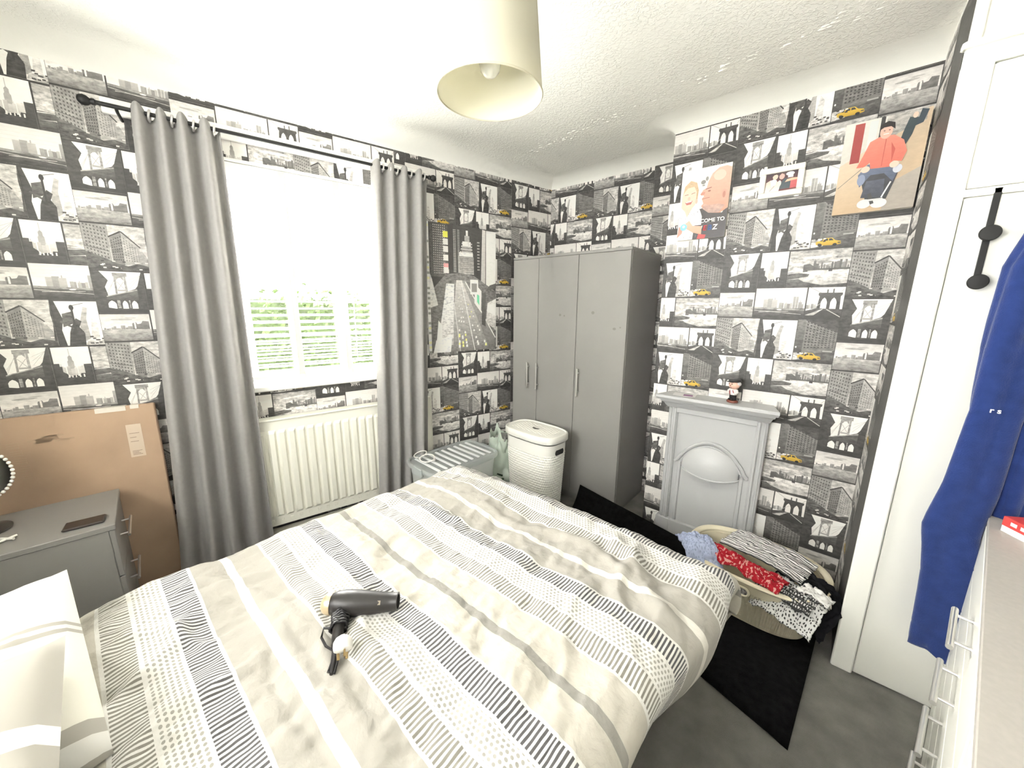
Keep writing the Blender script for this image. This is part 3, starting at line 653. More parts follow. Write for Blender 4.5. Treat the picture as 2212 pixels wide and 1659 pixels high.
# ------------------------------------------------------------------ clear storage box, hoops, bag
def clear_plastic(name, col, fac, rough):
    g = bpy.data.materials.new(name); g.use_nodes = True; nt = g.node_tree; b = nt.nodes['Principled BSDF']
    b.inputs['Base Color'].default_value = (*col, 1); b.inputs['Roughness'].default_value = rough
    tb = nt.nodes.new('ShaderNodeBsdfTransparent'); tb.inputs[0].default_value = (.97, .98, .975, 1); mx = nt.nodes.new('ShaderNodeMixShader'); mx.inputs[0].default_value = fac
    nt.links.new(tb.outputs[0], mx.inputs[1]); nt.links.new(b.outputs[0], mx.inputs[2]); nt.links.new(mx.outputs[0], nt.nodes['Material Output'].inputs[0]); return g
CLEAR = clear_plastic('clear_tub_plastic', (.88, .90, .88), .30, .35); LIDM = clear_plastic('frosted_lid_plastic', (.62, .65, .655), .34, .3)
sb = thing('storage_box', 'clear plastic storage box with ribbed lid under the poster', 'storage box', (.085, -1.20, 0), math.radians(-3))
def tub(u, v):
    k = .84+.16*v; x, y = sup(2*math.pi*u, .168*k, .265*(.90+.10*v), 7); return (x, y, .01+.40*v)
MB().grid(tub, 64, 8, closed_u=True).build('tub', CLEAR, sb, smooth=True, solid=.003)
MB().box(-.13, .13, -.22, .22, .008, .014).build('tub_floor', CLEAR, sb)
def slid(u, v):
    P = [(.186,.285,.395),(.188,.287,.402),(.188,.287,.424),(.184,.283,.430),(.174,.272,.430),(.168,.266,.420),(.12,.20,.420),(.0,.0,.420)]
    i = min(int(v*7+1e-6), 7); x, y = sup(2*math.pi*u, P[i][0]+1e-4, P[i][1]+1e-4, 6); return (x, y, P[i][2])
MB().grid(slid, 64, 7, closed_u=True).build('lid', LIDM, sb, smooth=True)
RIB = clear_plastic('lid_rib_plastic', (.86, .88, .88), .75, .3)
for i in range(9): MB().box(-.140, .140, -.215+i*.054-.010, -.215+i*.054+.010, .4195, .4285, .003).build('lid_rib', RIB, sb)
for y_ in (-.288, .288): MB().box(-.05, .05, y_-.010, y_+.010, .375, .43, .004).build('clip_handle', LIDM, sb)
MB().grid(lambda u, v: ((u-.5)*.24, (v-.5)*.40, .17+.09*fbm(u*3, v*4, 3)), 20, 26).build('folded_contents', mat('grey_stored_fabric', (.33,.35,.36), .9, var=.3, vscale=10), sb, smooth=True, solid=.02)
HOOP = mat('white_hoop', (.80, .78, .74), .3)
for lab, dx, dy, rot in (('thin white hoop with silver clasp on the storage box lid, nearest the bed', .035, -1.385, .5), ('thin white hoop with silver clasp on the storage box lid, beside the curtain', -.055, -1.375, -.6)):
    t = thing('bangle', lab, 'hoop', (dx, dy, .434), rot, 'hoops on the storage box')
    MB().tube([(.048*math.cos(a), .042*math.sin(a), .007+.010*(1+math.sin(a))) for a in [2*math.pi*k/36*.97 for k in range(36)]], .0038, 8).build('band', HOOP, t, smooth=True)
    MB().sphere((.050, -.004, .010), .010, 12, 8, .9, 1.2, .8).build('clasp', CHROME, t, smooth=True)
BAG = mat('pale_green_plastic_bag', (.66, .74, .64), .3, var=.12, vscale=14, translucent=.3)
bg_ = thing('plastic_bag', 'crumpled pale green plastic bag between storage box and hamper', 'bag', (.125, -.745, 0), .3)
def bagf(u, v):
    a = 2*math.pi*u; r = (.125+.05*math.sin(math.pi*min(v*1.2, 1)))*(1+.30*fbm(math.cos(a)*1.6, math.sin(a)*1.6, v*4)); z = .47*v+ (.07*fbm(math.cos(a)*2.2, math.sin(a)*2.2, 7) if v > .8 else 0)
    return (r*.8*math.cos(a), r*math.sin(a)*.8, .003+z)
MB().grid(bagf, 60, 26, closed_u=True).build('bag_film', BAG, bg_, smooth=True, angle=60)
MB().box(-.03, .06, -.07, .02, .36, .48, .01).build('grey_packet', mat('grey_card', (.25,.25,.24), .6), bg_)
MB().box(.01, .05, -.085, -.068, .43, .46, .002).build('white_card', PLASTIC_W, bg_)
rg = random.Random(12)
for i in range(10):
    z = rg.uniform(.05, .30); a = rg.uniform(-2.6, -.2); x, y, _ = bagf((a % (2*math.pi))/(2*math.pi), z/.4); k = 1.03
    MB().box(-.022, .022, -.001, .001, -.007, .007).xf(Matrix.Translation((x*k, y*k, z)) @ Matrix.Rotation(a+math.pi/2, 4, 'Z') @ Matrix.Rotation(rg.uniform(-.8, .8), 4, 'Y')).build('print_mark', mat('dark_green_print', (.03,.06,.03), .5), bg_)

# ------------------------------------------------------------------ fireplace
FG = mat('grey_painted_iron', (.50, .505, .505), .42, bump=.05, bscale=60)
fp = thing('fireplace', 'grey painted cast iron fireplace on the chimney breast', 'fireplace', (1.508, -DB, 0))
# mantel shelf
prof = [(0,.932),(-.148,.932),(-.152,.928),(-.152,.916),(-.146,.910),(-.140,.902),(-.118,.897),(-.112,.886),(-.090,.876),(-.075,.858),(-.060,.846),(0,.846)]
n = len(prof); m = MB()
def ext(p): k = max(0, -p[0]-.060); return .262+k*.48
V = [(-ext(p), p[0], p[1]) for p in prof] + [(ext(p), p[0], p[1]) for p in prof]
m.add(V, [tuple(range(n)), tuple(reversed(range(n, 2*n)))] + [(i, i+n, (i+1) % n+n, (i+1) % n) for i in range(n)])
m.build('mantel_shelf', FG, fp, smooth=True, angle=25)
for sg in (-1, 1):
    m = MB(); xa = sg*.258; xb = sg*.205
    m.box(min(xa, xb), max(xa, xb), -.040, 0, .10, .85, .003); m.box(min(sg*.250, sg*.238), max(sg*.250, sg*.238), -.046, -.03, .10, .84, .003); m.box(min(sg*.226, sg*.210), max(sg*.226, sg*.210), -.050, -.03, .10, .84, .004)
    m.build('side_moulding', FG, fp)
    m = MB(); m.box(min(sg*.275, sg*.19), max(sg*.275, sg*.19), -.056, 0, 0, .105, .004); m.build('foot_block', FG, fp)
MB().box(-.212, .212, -.048, -.028, .812, .848, .004).build('top_moulding', FG, fp)
MB().box(-.206, .206, -.026, 0, .02, .83).build('back_plate', FG, fp)
MB().box(-.275, .275, -.05, 0, 0, .10, .003).build('base_strip', FG, fp)
# hood: arched moulding over a bowed canopy
def arc(rx, rz, z0, n=28): return [(-rx+2*rx*i/n, z0+rz*math.sin(math.pi*i/n)**.8) for i in range(n+1)]
outer = arc(.178, .140, .520); m = MB()
m.tube([(-.198, -.034, .500), (-.190, -.036, .506), (-.180, -.036, .518)] + [(x, -.036, z) for x, z in outer] + [(.180, -.036, .514), (.190, -.036, .502), (.196, -.034, .496)], .010, 8)
m.tube([(x*.9, -.032, .515+(z-.520)*.86) for x, z in outer], .006, 8)
m.build('arch_moulding', FG, fp, smooth=True)
def hood(u, v):
    a = (u-.5)*2; x = .156*a; top = .520+.118*max(0, 1-abs(a)**2.2)**.62; lipz = .475-.030*(1-a*a)
    z = lipz+(top-lipz)*v; y = -.028-.050*(1-a*a)**.6*math.sin(math.pi*(1-v)*.62)
    return (x, y, z)
MB().grid(hood, 40, 16).build('canopy', FG, fp, smooth=True, solid=.004)
m = MB(); m.tube([(.156*(i/20-.5)*2, hood(i/20, 0)[1]-.002, hood(i/20, 0)[2]) for i in range(21)], .005, 8); m.build('canopy_lip', FG, fp, smooth=True)
for sg in (-1, 1): MB().box(min(sg*.160, sg*.178), max(sg*.160, sg*.178), -.034, -.02, .10, .50, .003).build('opening_moulding', FG, fp)
MB().box(-.158, .158, -.029, -.02, .04, .485, .002).build('closure_board', FG, fp)

# ornaments on the mantel
fgp = thing('figurine', 'small painted figurine of a man in a white shirt on the mantel', 'figurine', (1.588, -.478, .932), math.radians(-35))
MB().lathe([(.030,0),(.032,.004),(.030,.010),(.022,.013),(.001,.014)], 24, sy=.8).build('base', mat('brown_glazed_base', (.20,.055,.035), .2), fgp, smooth=True)
m = MB(); m.tube([(-.010,0,.012),(-.010,0,.040)], [.009,.011], 12); m.tube([(.010,0,.012),(.010,0,.040)], [.009,.011], 12); m.sphere((-.010,-.006,.017), .010, 10, 6, 1, 1.5, .6); m.sphere((.010,-.006,.017), .010, 10, 6, 1, 1.5, .6); m.lathe([(.019,.034),(.021,.045),(.001,.050)], 16, sy=.8)
m.build('legs', BLACK, fgp, smooth=True)
m = MB(); m.lathe([(.001,.042),(.021,.043),(.024,.052),(.022,.066),(.014,.074),(.001,.076)], 20, sy=.8)
for sg in (-1, 1): m.tube([(sg*.018,0,.070),(sg*.028,-.004,.060),(sg*.022,-.016,.052)], [.008,.008,.007], 10)
m.build('shirt', mat('white_glaze', (.78,.74,.72), .25), fgp, smooth=True)
m = MB(); m.sphere((0,0,.098), .027, 20, 14, 1.05, .98, 1.0); m.sphere((0,-.027,.094), .0055, 8, 6, 1, 1.2, 1.3); m.sphere((-.028,0,.096), .007, 8, 6, .5, 1, 1.2); m.sphere((.028,0,.096), .007, 8, 6, .5, 1, 1.2)
hd = m.build('head', mat('skin_glaze', (.72,.46,.36), .3), fgp, smooth=True)
m = MB(); m.sphere((-.009,-.0255,.104), .003, 8, 6); m.sphere((.009,-.0255,.104), .003, 8, 6); m.box(-.010,.010,-.0262,-.024,.081,.084,.001); m.build('features', mat('dark_paint', (.12,.05,.04), .4), hd)
m = MB(); m.sphere((-.022,.006,.105), .013, 10, 8); m.sphere((.022,.006,.105), .013, 10, 8); m.sphere((0,.018,.104), .018, 12, 8); m.build('grey_hair', mat('grey_glaze', (.55,.53,.54), .4), fgp, smooth=True)
m = MB(); m.lathe([(.026,.113),(.031,.118),(.028,.127),(.012,.131),(.001,.132)], 20, cy=.002); m.box(-.02,.02,-.038,-.02,.113,.117,.002); m.build('flat_cap', mat('black_glaze', (.03,.03,.03), .3), fgp, smooth=True)
m = MB(); m.tube([(-.006,-.020,.066),(0,-.024,.054),(.002,-.023,.046)], .0025, 8); m.tube([(.012,-.018,.070),(.02,-.020,.056)], .002, 8); m.build('tie_and_brace', mat('dark_red_paint', (.25,.03,.03), .4), fgp, smooth=True)
lf = thing('leaflet', 'white leaflet lying flat on the left of the mantel', 'paper', (1.345, -.49, .9325), .12)
MB().grid(lambda u, v: ((u-.5)*.12, (v-.5)*.085, .001+.006*abs(u-.5)+.003*math.sin(v*3)), 8, 4).build('sheet', mat('leaflet_paper', (.75,.74,.73), .4), lf, solid=.0008)
MB().box(-.005, .045, -.035, .0, .0055, .0063).build('printed_patch', mat('purple_print', (.25,.10,.24), .5), lf)

# ------------------------------------------------------------------ photographs on the chimney breast
def canvas(name, label, x0, z0, W_, H_, dep):
    t = thing(name, label, 'picture', (x0, -DB-.002, z0)); MB().box(0, W_, -dep, 0, 0, H_, .002).build('stretched_canvas', mat('canvas_edge', (.60,.57,.50), .7), t)
    art = Art(); T = Tile(art, 0, 0, W_, H_, (0, W_, 0, H_)); return t, art, T
SK = (.68,.42,.31); SK2 = (.80,.58,.46); SKD = (.45,.20,.14)
t, art, T = canvas('canvas_print', 'canvas photo of a bald man and a laughing toddler', 1.196, 1.815, .246, .364, .018); W1, H1 = .246, .364
T.r(0,0,1,1,(.84,.82,.74),(.84,.83,.77),.02); T.r(.38,.5,.62,.9,(.78,.76,.66),(.8,.78,.7),.05)
T.e(.46,.80,.05,.03,.25); T.e(.53,.84,.03,.03,.3,up=0); T.e(.47,.755,.03,.012,.3,up=0)
T.p([(.36,.42),(.52,.44),(.62,.36),(.9,.34),(1,.50),(1,0),(.3,0)], (.055,.05,.055),(.085,.075,.075),.15)
T.p([(.50,.50),(.46,.57),(.50,.60),(.45,.66),(.47,.69),(.54,.71),(.56,.79),(.63,.90),(.76,.965),(.90,.97),(1,.94),(1,.40),(.86,.34),(.62,.36),(.49,.43),(.46,.47)], (.55,.28,.20),(.74,.47,.37),.1)
T.p([(.49,.43),(.62,.36),(.84,.35),(.94,.44),(.80,.47),(.62,.47),(.50,.50)], (.42,.30,.26),(.52,.33,.27),.5); T.e(.90,.585,.05,.075,(.62,.34,.26)); T.e(.90,.585,.028,.045,(.45,.22,.17)); T.e(.78,.86,.12,.07,(.80,.56,.46),n=.05,up=0)
T.line(.52,.695,.64,.71,.004,(.25,.11,.09),up=1); T.e(.60,.665,.03,.012,(.30,.14,.11),up=0); T.line(.47,.565,.62,.575,.003,(.35,.14,.12)); T.p([(.45,.66),(.42,.635),(.45,.615),(.50,.62),(.52,.66)], (.55,.26,.2))
T.p([(.04,.48),(.04,.66),(.10,.76),(.22,.80),(.33,.76),(.36,.64),(.33,.50),(.22,.42),(.12,.42)], (.76,.52,.40),(.80,.60,.48),.05)
T.p([(.05,.66),(.08,.78),(.20,.85),(.33,.81),(.38,.70),(.37,.56),(.34,.56),(.34,.68),(.28,.76),(.15,.75),(.08,.70)], (.50,.34,.20),(.62,.46,.30),.3)
T.line(.09,.655,.17,.66,.003,(.30,.16,.12),up=1); T.line(.23,.66,.31,.675,.003,(.30,.16,.12)); T.e(.19,.60,.03,.025,(.72,.44,.34),up=0); T.p([(.11,.55),(.27,.565),(.24,.515),(.15,.51)], (.45,.15,.13)); T.line(.13,.548,.25,.557,.004,(.85,.82,.78),up=1); T.e(.355,.545,.025,.035,(.70,.44,.34),up=0)
T.p([(0,.42),(.10,.44),(.17,.36),(.30,.46),(.44,.42),(.50,.32),(.50,.20),(.36,.20),(.34,.0),(0,0)], (.80,.78,.74),(.84,.83,.80),.03); T.p([(.12,.43),(.28,.46),(.18,.33)], (.74,.50,.39))
T.L += 1; rg = random.Random(3)
for i in range(46):
    x, y = rg.uniform(.02,.46), rg.uniform(.02,.40); T.e(x, y, .007, .005, (.25,.24,.25), up=0, k=6)
T.p([(.16,.24),(.24,.28),(.32,.20),(.52,.18),(.52,.06),(.34,.10),(.20,.16)], (.60,.32,.22),(.72,.46,.35),.05); T.p([(.0,.04),(.10,.10),(.12,.20),(.02,.20)], (.55,.3,.24),None,.3); T.e(.13,.19,.075,.05,(.25,.55,.70)); T.e(.13,.20,.03,.02,(.62,.80,.86)); T.p([(.44,0),(.60,0),(.62,.05),(.46,.07)], (.60,.06,.06))
art.build('print', PHOTO, t, (0, -.0182, 0))
def letters(txt, size, x, y, z, col, parent, rz=0.0, name='lettering', shear=0.0, ext=.0004):
    cu = bpy.data.curves.new(name, 'FONT'); cu.body = txt; cu.size = size; cu.extrude = ext; cu.shear = shear; cu.offset = size*.02
    tmp = bpy.data.objects.new('tmp', cu); COL.objects.link(tmp); dg = bpy.context.evaluated_depsgraph_get(); me = bpy.data.meshes.new_from_object(tmp.evaluated_get(dg)); bpy.data.objects.remove(tmp)
    o = bpy.data.objects.new(name, me); me.materials.clear(); me.materials.append(col); COL.objects.link(o); o.location = (x, y, z); o.rotation_euler = (math.pi/2, 0, rz); o.parent = parent; return o
INKW = mat('white_ink', (.84,.83,.80), .5); INKR = mat('red_ink', (.55,.03,.04), .5); INKB = mat('blue_ink', (.05,.11,.30), .5)
letters('COME TO', .0265, .118, -.0200, .083, INKW, t); letters('I', .036, .119, -.0200, .042, INKW, t, shear=.2); letters('E', .036, .134, -.0200, .042, INKR, t, shear=.1); letters('B', .036, .158, -.0200, .042, INKB, t, shear=.1); letters('Z', .036, .182, -.0200, .042, INKW, t, shear=.1)

t = thing('photo_frame', 'small white framed photo of three people together', 'picture', (1.572, -DB-.002, 1.976)); W2, H2 = .180, .137
m = MB(); b_ = .026
for a in ((0,W2,0,b_),(0,W2,H2-b_,H2),(0,b_,b_,H2-b_),(W2-b_,W2,b_,H2-b_)): m.box(a[0], a[1], -.016, 0, a[2], a[3], .003)
m.build('frame', mat('cream_frame', (.80,.78,.70), .45), t)
m = MB(); m.box(.012, .026, -.010, -.002, H2, H2+.012, .002); m.build('hanger_tab', PLASTIC_W, t)
art = Art(); T = Tile(art, b_, b_, W2-2*b_, H2-2*b_, (b_, W2-b_, b_, H2-b_))
T.r(0,0,1,1,(.16,.05,.05),(.05,.03,.04),.3); T.p([(0,0),(.45,0),(.50,.35),(.34,.60),(.16,.66),(.02,.55)], (.80,.74,.68),(.74,.52,.42),.1); T.p([(.15,.62),(.28,.70),(.36,.60),(.34,.38),(.2,.3)], (.82,.80,.78))
T.e(.30,.80,.085,.15,SK2); T.e(.51,.78,.085,.16,(.72,.42,.36),up=0); T.p([(.20,.80),(.24,.97),(.36,.98),(.40,.84),(.33,.92),(.26,.90)], (.08,.05,.04)); T.p([(.42,.82),(.46,.98),(.60,.96),(.60,.84),(.5,.94)], (.10,.06,.05),up=0)
T.p([(.46,.1),(.80,.1),(.80,.52),(.70,.62),(.60,.66),(.50,.45)], (.07,.09,.10),(.06,.08,.09),.2); T.p([(.80,.08),(1,.10),(1,.50),(.80,.50)], (.48,.08,.09),(.52,.12,.12),.2)
T.e(.76,.86,.13,.10,(.84,.82,.76)); T.r(.70,.66,.86,.86,(.80,.76,.70),up=0); T.p([(.62,.44),(.68,.58),(.84,.62),(1,.60),(1,.50),(.80,.48)], (.72,.42,.27),(.76,.48,.33)); T.line(.16,.06,.30,.32,.002,(.2,.18,.15),up=1); T.e(.45,.42,.06,.16,(.84,.68,.60))
art.build('print', PHOTO, t, (0, -.008, 0))

t, art, T = canvas('canvas_print', 'large canvas photo of a seated man in a coral shirt', 1.878, 1.855, .258, .368, .034)
T.r(0,0,1,1,(.52,.38,.24),(.62,.50,.36),.12); T.p([(0,0),(.34,.0),(.62,.6),(.55,.78),(0,.55)], (.50,.36,.22),(.70,.58,.44),.1); T.p([(.62,.0),(1,0),(1,.42),(.70,.30)], (.38,.34,.29),(.44,.40,.35),.15)
T.line(.02,.30,.46,.60,.003,(.25,.22,.18),up=1); T.p([(.0,.55),(.55,.78),(.55,1),(0,1)], (.60,.58,.52),(.70,.68,.62),.1); T.r(.12,.56,.24,.98,(.34,.05,.05),(.40,.08,.07),.1); T.r(.30,.62,.40,.98,(.66,.68,.66)); T.r(.43,.66,.48,1,(.05,.05,.05),up=0)
T.p([(.50,.74),(.72,.82),(.95,.88),(.95,1),(.5,1)], (.35,.33,.30),(.45,.43,.40),.9); T.p([(.74,.62),(.82,.76),(.86,.92),(.76,.94),(.72,.82),(.70,.74)], (.03,.05,.06),(.05,.07,.08),.2); T.p([(.84,.84),(.92,.86),(.96,.98),(.88,1)], (.05,.07,.09)); T.e(.82,.95,.03,.03,SK2,up=0)
T.p([(.34,.28),(.40,.14),(.66,.12),(.72,.30),(.76,.44),(.28,.44)], (.03,.035,.04),(.07,.07,.08),.3)            # chair
T.p([(.26,.42),(.30,.28),(.42,.40),(.58,.40),(.70,.30),(.76,.46),(.66,.52),(.36,.52)], (.09,.11,.17),(.16,.19,.27),.3); T.e(.73,.43,.055,.045,(.60,.62,.68)); T.e(.31,.36,.05,.06,(.26,.30,.42),up=0)
T.p([(.34,.16),(.62,.14),(.60,.34),(.38,.34)], (.05,.055,.07),(.10,.11,.15),.4)
T.p([(.22,.50),(.28,.62),(.34,.76),(.46,.80),(.62,.79),(.74,.72),(.80,.60),(.76,.50),(.66,.52),(.64,.46),(.40,.47),(.38,.54),(.32,.50)], (.68,.17,.12),(.76,.26,.19),.15); T.line(.53,.48,.53,.76,.003,(.55,.12,.09),up=1); T.p([(.64,.5),(.62,.62),(.60,.72),(.66,.64)], (.55,.11,.08))
T.e(.34,.47,.055,.035,SK2); T.e(.68,.48,.055,.035,SK2,up=0); T.e(.515,.84,.075,.075,(.72,.46,.36)); T.p([(.43,.86),(.44,.92),(.52,.945),(.60,.92),(.615,.85),(.56,.885),(.48,.885)], (.03,.025,.025)); T.line(.485,.815,.55,.815,.003,(.85,.82,.78),up=1); T.line(.48,.85,.50,.85,.003,(.1,.05,.05)); T.line(.54,.85,.56,.85,.003,(.1,.05,.05))
T.e(.40,.09,.09,.05,(.62,.62,.62)); T.e(.58,.08,.10,.05,(.66,.66,.67),up=0); T.line(.44,.20,.50,.08,.012,(.06,.06,.06),up=1); T.line(.68,.3,.60,.14,.005,(.75,.75,.75)); T.r(.40,.115,.62,.135,(.6,.6,.6),up=0)
art.build('print', PHOTO, t, (0, -.0342, 0))

# ------------------------------------------------------------------ rug
RUG = mat('black_pile_rug', (.008, .0078, .008), .95, var=.4, vscale=40, bump=.8, bscale=300, spec=.08)
def rugf(u, v):
    # u along the room (left to right), v from the bed side to the hearth
    N = Vector((2.040, -1.442)); R_ = Vector((2.118, -.500)); L = Vector((.705, -.535)); Q = Vector((.720, -1.070))
    P = (Q*(1-u)+N*u)*(1-v)+(L*(1-u)+R_*u)*v
    z = .014
    if v > .72:
        ze = max(0, .15-.26*max(0, u-.0)) ; z += ze*((v-.72)/.28)**2.2
    z += .003*fbm(u*5, v*4, 2)
    if u > .985 or v < .02: z -= .008
    return (P.x-1.4, P.y+.9, z)
rug = thing('rug', 'black rug on the carpet, one edge curled up against the wardrobe', 'rug', (1.4, -.9, 0))
MB().grid(rugf, 70, 50).build('pile', RUG, rug, smooth=True, solid=.012)

# ------------------------------------------------------------------ laundry basket and clothes
BK = mat('cream_plastic', (.80, .735, .56), .4)
bk = thing('laundry_basket', 'cream oval laundry basket heaped with clothes by the fireplace', 'laundry basket', (1.822, -.828, .026), math.radians(-4))
def bkf(u, v):
    k = v; rx = .232+.045*k; ry = .140+.060*k; x, y = sup(2*math.pi*u, rx, ry, 2.7); z = .232*v
    d = 0
    if .04 < v < .80:
        fr = u*150; rw = v*34; d = .0034*(math.cos(2*math.pi*(fr+.5*(int(rw) % 2))))*math.sin(math.pi*rw)
        an = abs(math.cos(2*math.pi*u)); d *= max(0, min(1, (.93-an)*8))
    l = math.hypot(x/rx**2, y/ry**2)+1e-9
    return (x+x/rx**2/l*d, y+y/ry**2/l*d, z)
MB().grid(bkf, 600, 110, closed_u=True).build('tub', BK, bk, smooth=True, angle=60)
MB().grid(lambda u, v: (*sup(2*math.pi*u, (.224+.045*v), (.132+.060*v), 2.7), .006+.226*v), 60, 4, closed_u=True).build('inner_wall', BK, bk, smooth=True)
MB().lathe([(.001,.002),(.225,.002),(.225,.008),(.001,.008)], 40, sy=.62).build('base', BK, bk)
P = [(.264,.184,.222),(.276,.198,.226),(.288,.210,.232),(.293,.215,.241),(.289,.211,.248),(.280,.202,.250),(.272,.194,.247),(.264,.186,.238)]
def rimf(u, v):
    i = int(round(v*7)); x, y = sup(2*math.pi*u, P[i][0], P[i][1], 2.7); return (x, y, P[i][2]-.014*math.exp(-((abs(x)-.0)/.10)**2)*0)
MB().grid(rimf, 96, 7, closed_u=True).build('rim', BK, bk, smooth=True)
def rr(cx, cz, w_, h_, n=8):
    pts = []
    for q, (sx, sz) in enumerate(((1,1),(-1,1),(-1,-1),(1,-1))):
        for i in range(n): a = math.pi/2*(q+i/(n-1)); pts.append((cx+sx*(w_-h_)+h_*math.cos(a), cz+h_*math.sin(a)))
    return pts
m = MB(); hy = -.1985
ring = [(p[0], hy-.006, p[1]) for p in rr(-.05, .192, .080, .019)]; m.tube(ring, .005, 8, closed=True); m.build('handle_rim', BK, bk, smooth=True)
MB().prism(rr(-.05, .192, .078, .017), hy-.005, hy+.004).build('handle_slot', mat('patterned_cloth_inside', (.25,.24,.23), .8, var=.9, vscale=120), bk)

def cloth_mat(name, base, kind, ink, scale):
    g = bpy.data.materials.new(name); g.use_nodes = True; nt = g.node_tree; b = nt.nodes['Principled BSDF']; b.inputs['Roughness'].default_value = .9; b.inputs['Specular IOR Level'].default_value = .15
    uv = nt.nodes.new('ShaderNodeUVMap'); mx = nt.nodes.new('ShaderNodeMix'); mx.data_type = 'RGBA'; mx.inputs['A'].default_value = (*base, 1); mx.inputs['B'].default_value = (*ink, 1)
    def cmpn(v, op, k): n = nt.nodes.new('ShaderNodeMath'); n.operation = op; n.inputs[1].default_value = k; nt.links.new(v, n.inputs[0]); return n.outputs[0]
    if kind in ('stripe', 'check'):
        sp = nt.nodes.new('ShaderNodeSeparateXYZ'); nt.links.new(uv.outputs[0], sp.inputs[0])
        f = cmpn(cmpn(cmpn(sp.outputs['Y'], 'MULTIPLY', scale), 'FRACT', 0), 'LESS_THAN', .38 if kind == 'stripe' else .5)
        if kind == 'check':
            f2 = cmpn(cmpn(cmpn(sp.outputs['X'], 'MULTIPLY', scale), 'FRACT', 0), 'LESS_THAN', .5)
            q = nt.nodes.new('ShaderNodeMath'); q.operation = 'MAXIMUM'; nt.links.new(f, q.inputs[0]); nt.links.new(f2, q.inputs[1]); f = q.outputs[0]
    elif kind == 'dots':
        vo = nt.nodes.new('ShaderNodeTexVoronoi'); vo.voronoi_dimensions = '2D'; vo.inputs['Scale'].default_value = scale; vo.inputs['Randomness'].default_value = .5; nt.links.new(uv.outputs[0], vo.inputs['Vector'])
        f = cmpn(vo.outputs['Distance'], 'LESS_THAN', .26)
    else:
        nz = nt.nodes.new('ShaderNodeTexNoise'); nz.inputs['Scale'].default_value = scale; nz.inputs['Detail'].default_value = 3; nt.links.new(uv.outputs[0], nz.inputs['Vector'])
        f = cmpn(nz.outputs['Fac'], 'GREATER_THAN', .56)
    nt.links.new(f, mx.inputs['Factor']); nt.links.new(mx.outputs['Result'], b.inputs['Base Color']); return g
def garment(label, m_, loc, rz, W_, D_, hfn, nu=46, nv=34, amp=.012, fs=9, seed=0, outline=None, name='garment'):
    def fn(u, v):
        x = (u-.5)*W_; y = (v-.5)*D_
        if outline: x, y = outline(u, v, x, y)
        n_ = fbm(u*fs*.6+seed, v*fs+seed*2.1, seed); n2 = abs(math.sin(v*9+2.5*fbm(u*2.2, v*2.2, seed+4)*2+seed))
        return (x+.008*fbm(u*4, v*4, seed+9), y+.008*fbm(u*4+5, v*4, seed+9), hfn(x, y)+amp*n_+amp*.9*n2)
    o = MB().grid(fn, nu, nv, uv=lambda u, v: (u*W_, v*D_)).build(name, m_, None, smooth=True, solid=.005, angle=180, loc=loc, rz=rz)
    return tag(o, label, 'clothing', 'clothes in the laundry basket')
def over_edge(y0, k=1.0, lim=.16):   # lies flat, then hangs over the rim
    def f(x, y):
        if y > y0: return -.02*(y-y0)
        d = y0-y; return -min(max(0, d-.01), lim)*k
    return f
BX, BY = 1.828, -.815
garment('white shirt with thin black stripes, top of the heap', cloth_mat('striped_cotton', (.80,.79,.77), 'stripe', (.05,.05,.05), 78), (1.865, -0.795, 0.290), math.radians(-14), .34, .20, lambda x, y: .020*math.cos(x*6)-.05*max(0, x-.10)*3, amp=.006, fs=4, seed=1)
garment('red patterned garment squeezed below the striped shirt', cloth_mat('red_batik', (.42,.018,.03), 'noise', (.70,.33,.30), 85), (1.795, -0.947, 0.276), math.radians(-17), .33, .10, lambda x, y: .03*math.cos(y*22)-.012, amp=.014, fs=9, seed=2)
garment('pale blue cotton top with a knotted bow hanging over the left rim', cloth_mat('pale_blue_cotton', (.47,.53,.72), 'dots', (.34,.39,.56), 95), (1.612, -0.955, 0.292), math.radians(38), .16, .20, lambda x, y: .02*math.cos(x*14)-1.1*max(0, -.02-y) - .25*max(0, y-.06), amp=.016, fs=7, seed=3)
knot = MB().sphere((0,0,0), .022, 14, 10, 1.3, .8, .8); 
for i in range(len(knot.v)): x_, y_, z_ = knot.v[i]; k_ = 1+.18*fbm(x_*60, y_*60, z_*60); knot.v[i] = (x_*k_, y_*k_, z_*k_)
kn = knot.build('bow_knot', MATS.get('x') or mat('pale_blue_plain', (.47,.53,.72), .9), None, smooth=True, loc=(.02,-.05,-.012)); kn.parent = [o for o in bpy.data.objects if o.get('label', '').startswith('pale blue cotton')][0]
garment('black and white checked cloth in the middle of the basket front', cloth_mat('checked_cotton', (.62,.61,.60), 'check', (.05,.05,.05), 115), (1.960, -0.990, 0.263), math.radians(-20), .20, .09, lambda x, y: .012*math.cos(x*12)-.6*max(0, -.01-y), amp=.011, fs=7, seed=4)
garment('white garment with small black dots hanging over the basket front', cloth_mat('dotted_cotton', (.66,.66,.65), 'dots', (.06,.06,.06), 105), (1.975, -0.992, 0.262), math.radians(-20), .23, .15, lambda x, y: .012*math.cos(x*18)-1.2*max(0, .005-y), amp=.011, fs=6, seed=5)
BLK = mat('black_cotton', (.010,.010,.012), .9, spec=.15)
garment('black top lying at the right end inside the basket', BLK, (2.015, -0.860, 0.267), math.radians(-30), .17, .12, lambda x, y: .012*math.cos(x*20), amp=.016, fs=7, seed=6)
garment('black garment drooping over the right end of the basket', BLK, (2.082, -0.940, 0.263), math.radians(-30), .11, .16, lambda x, y: -.9*max(0, .03-y)-1.2*max(0, x-.02), amp=.014, fs=6, seed=7)
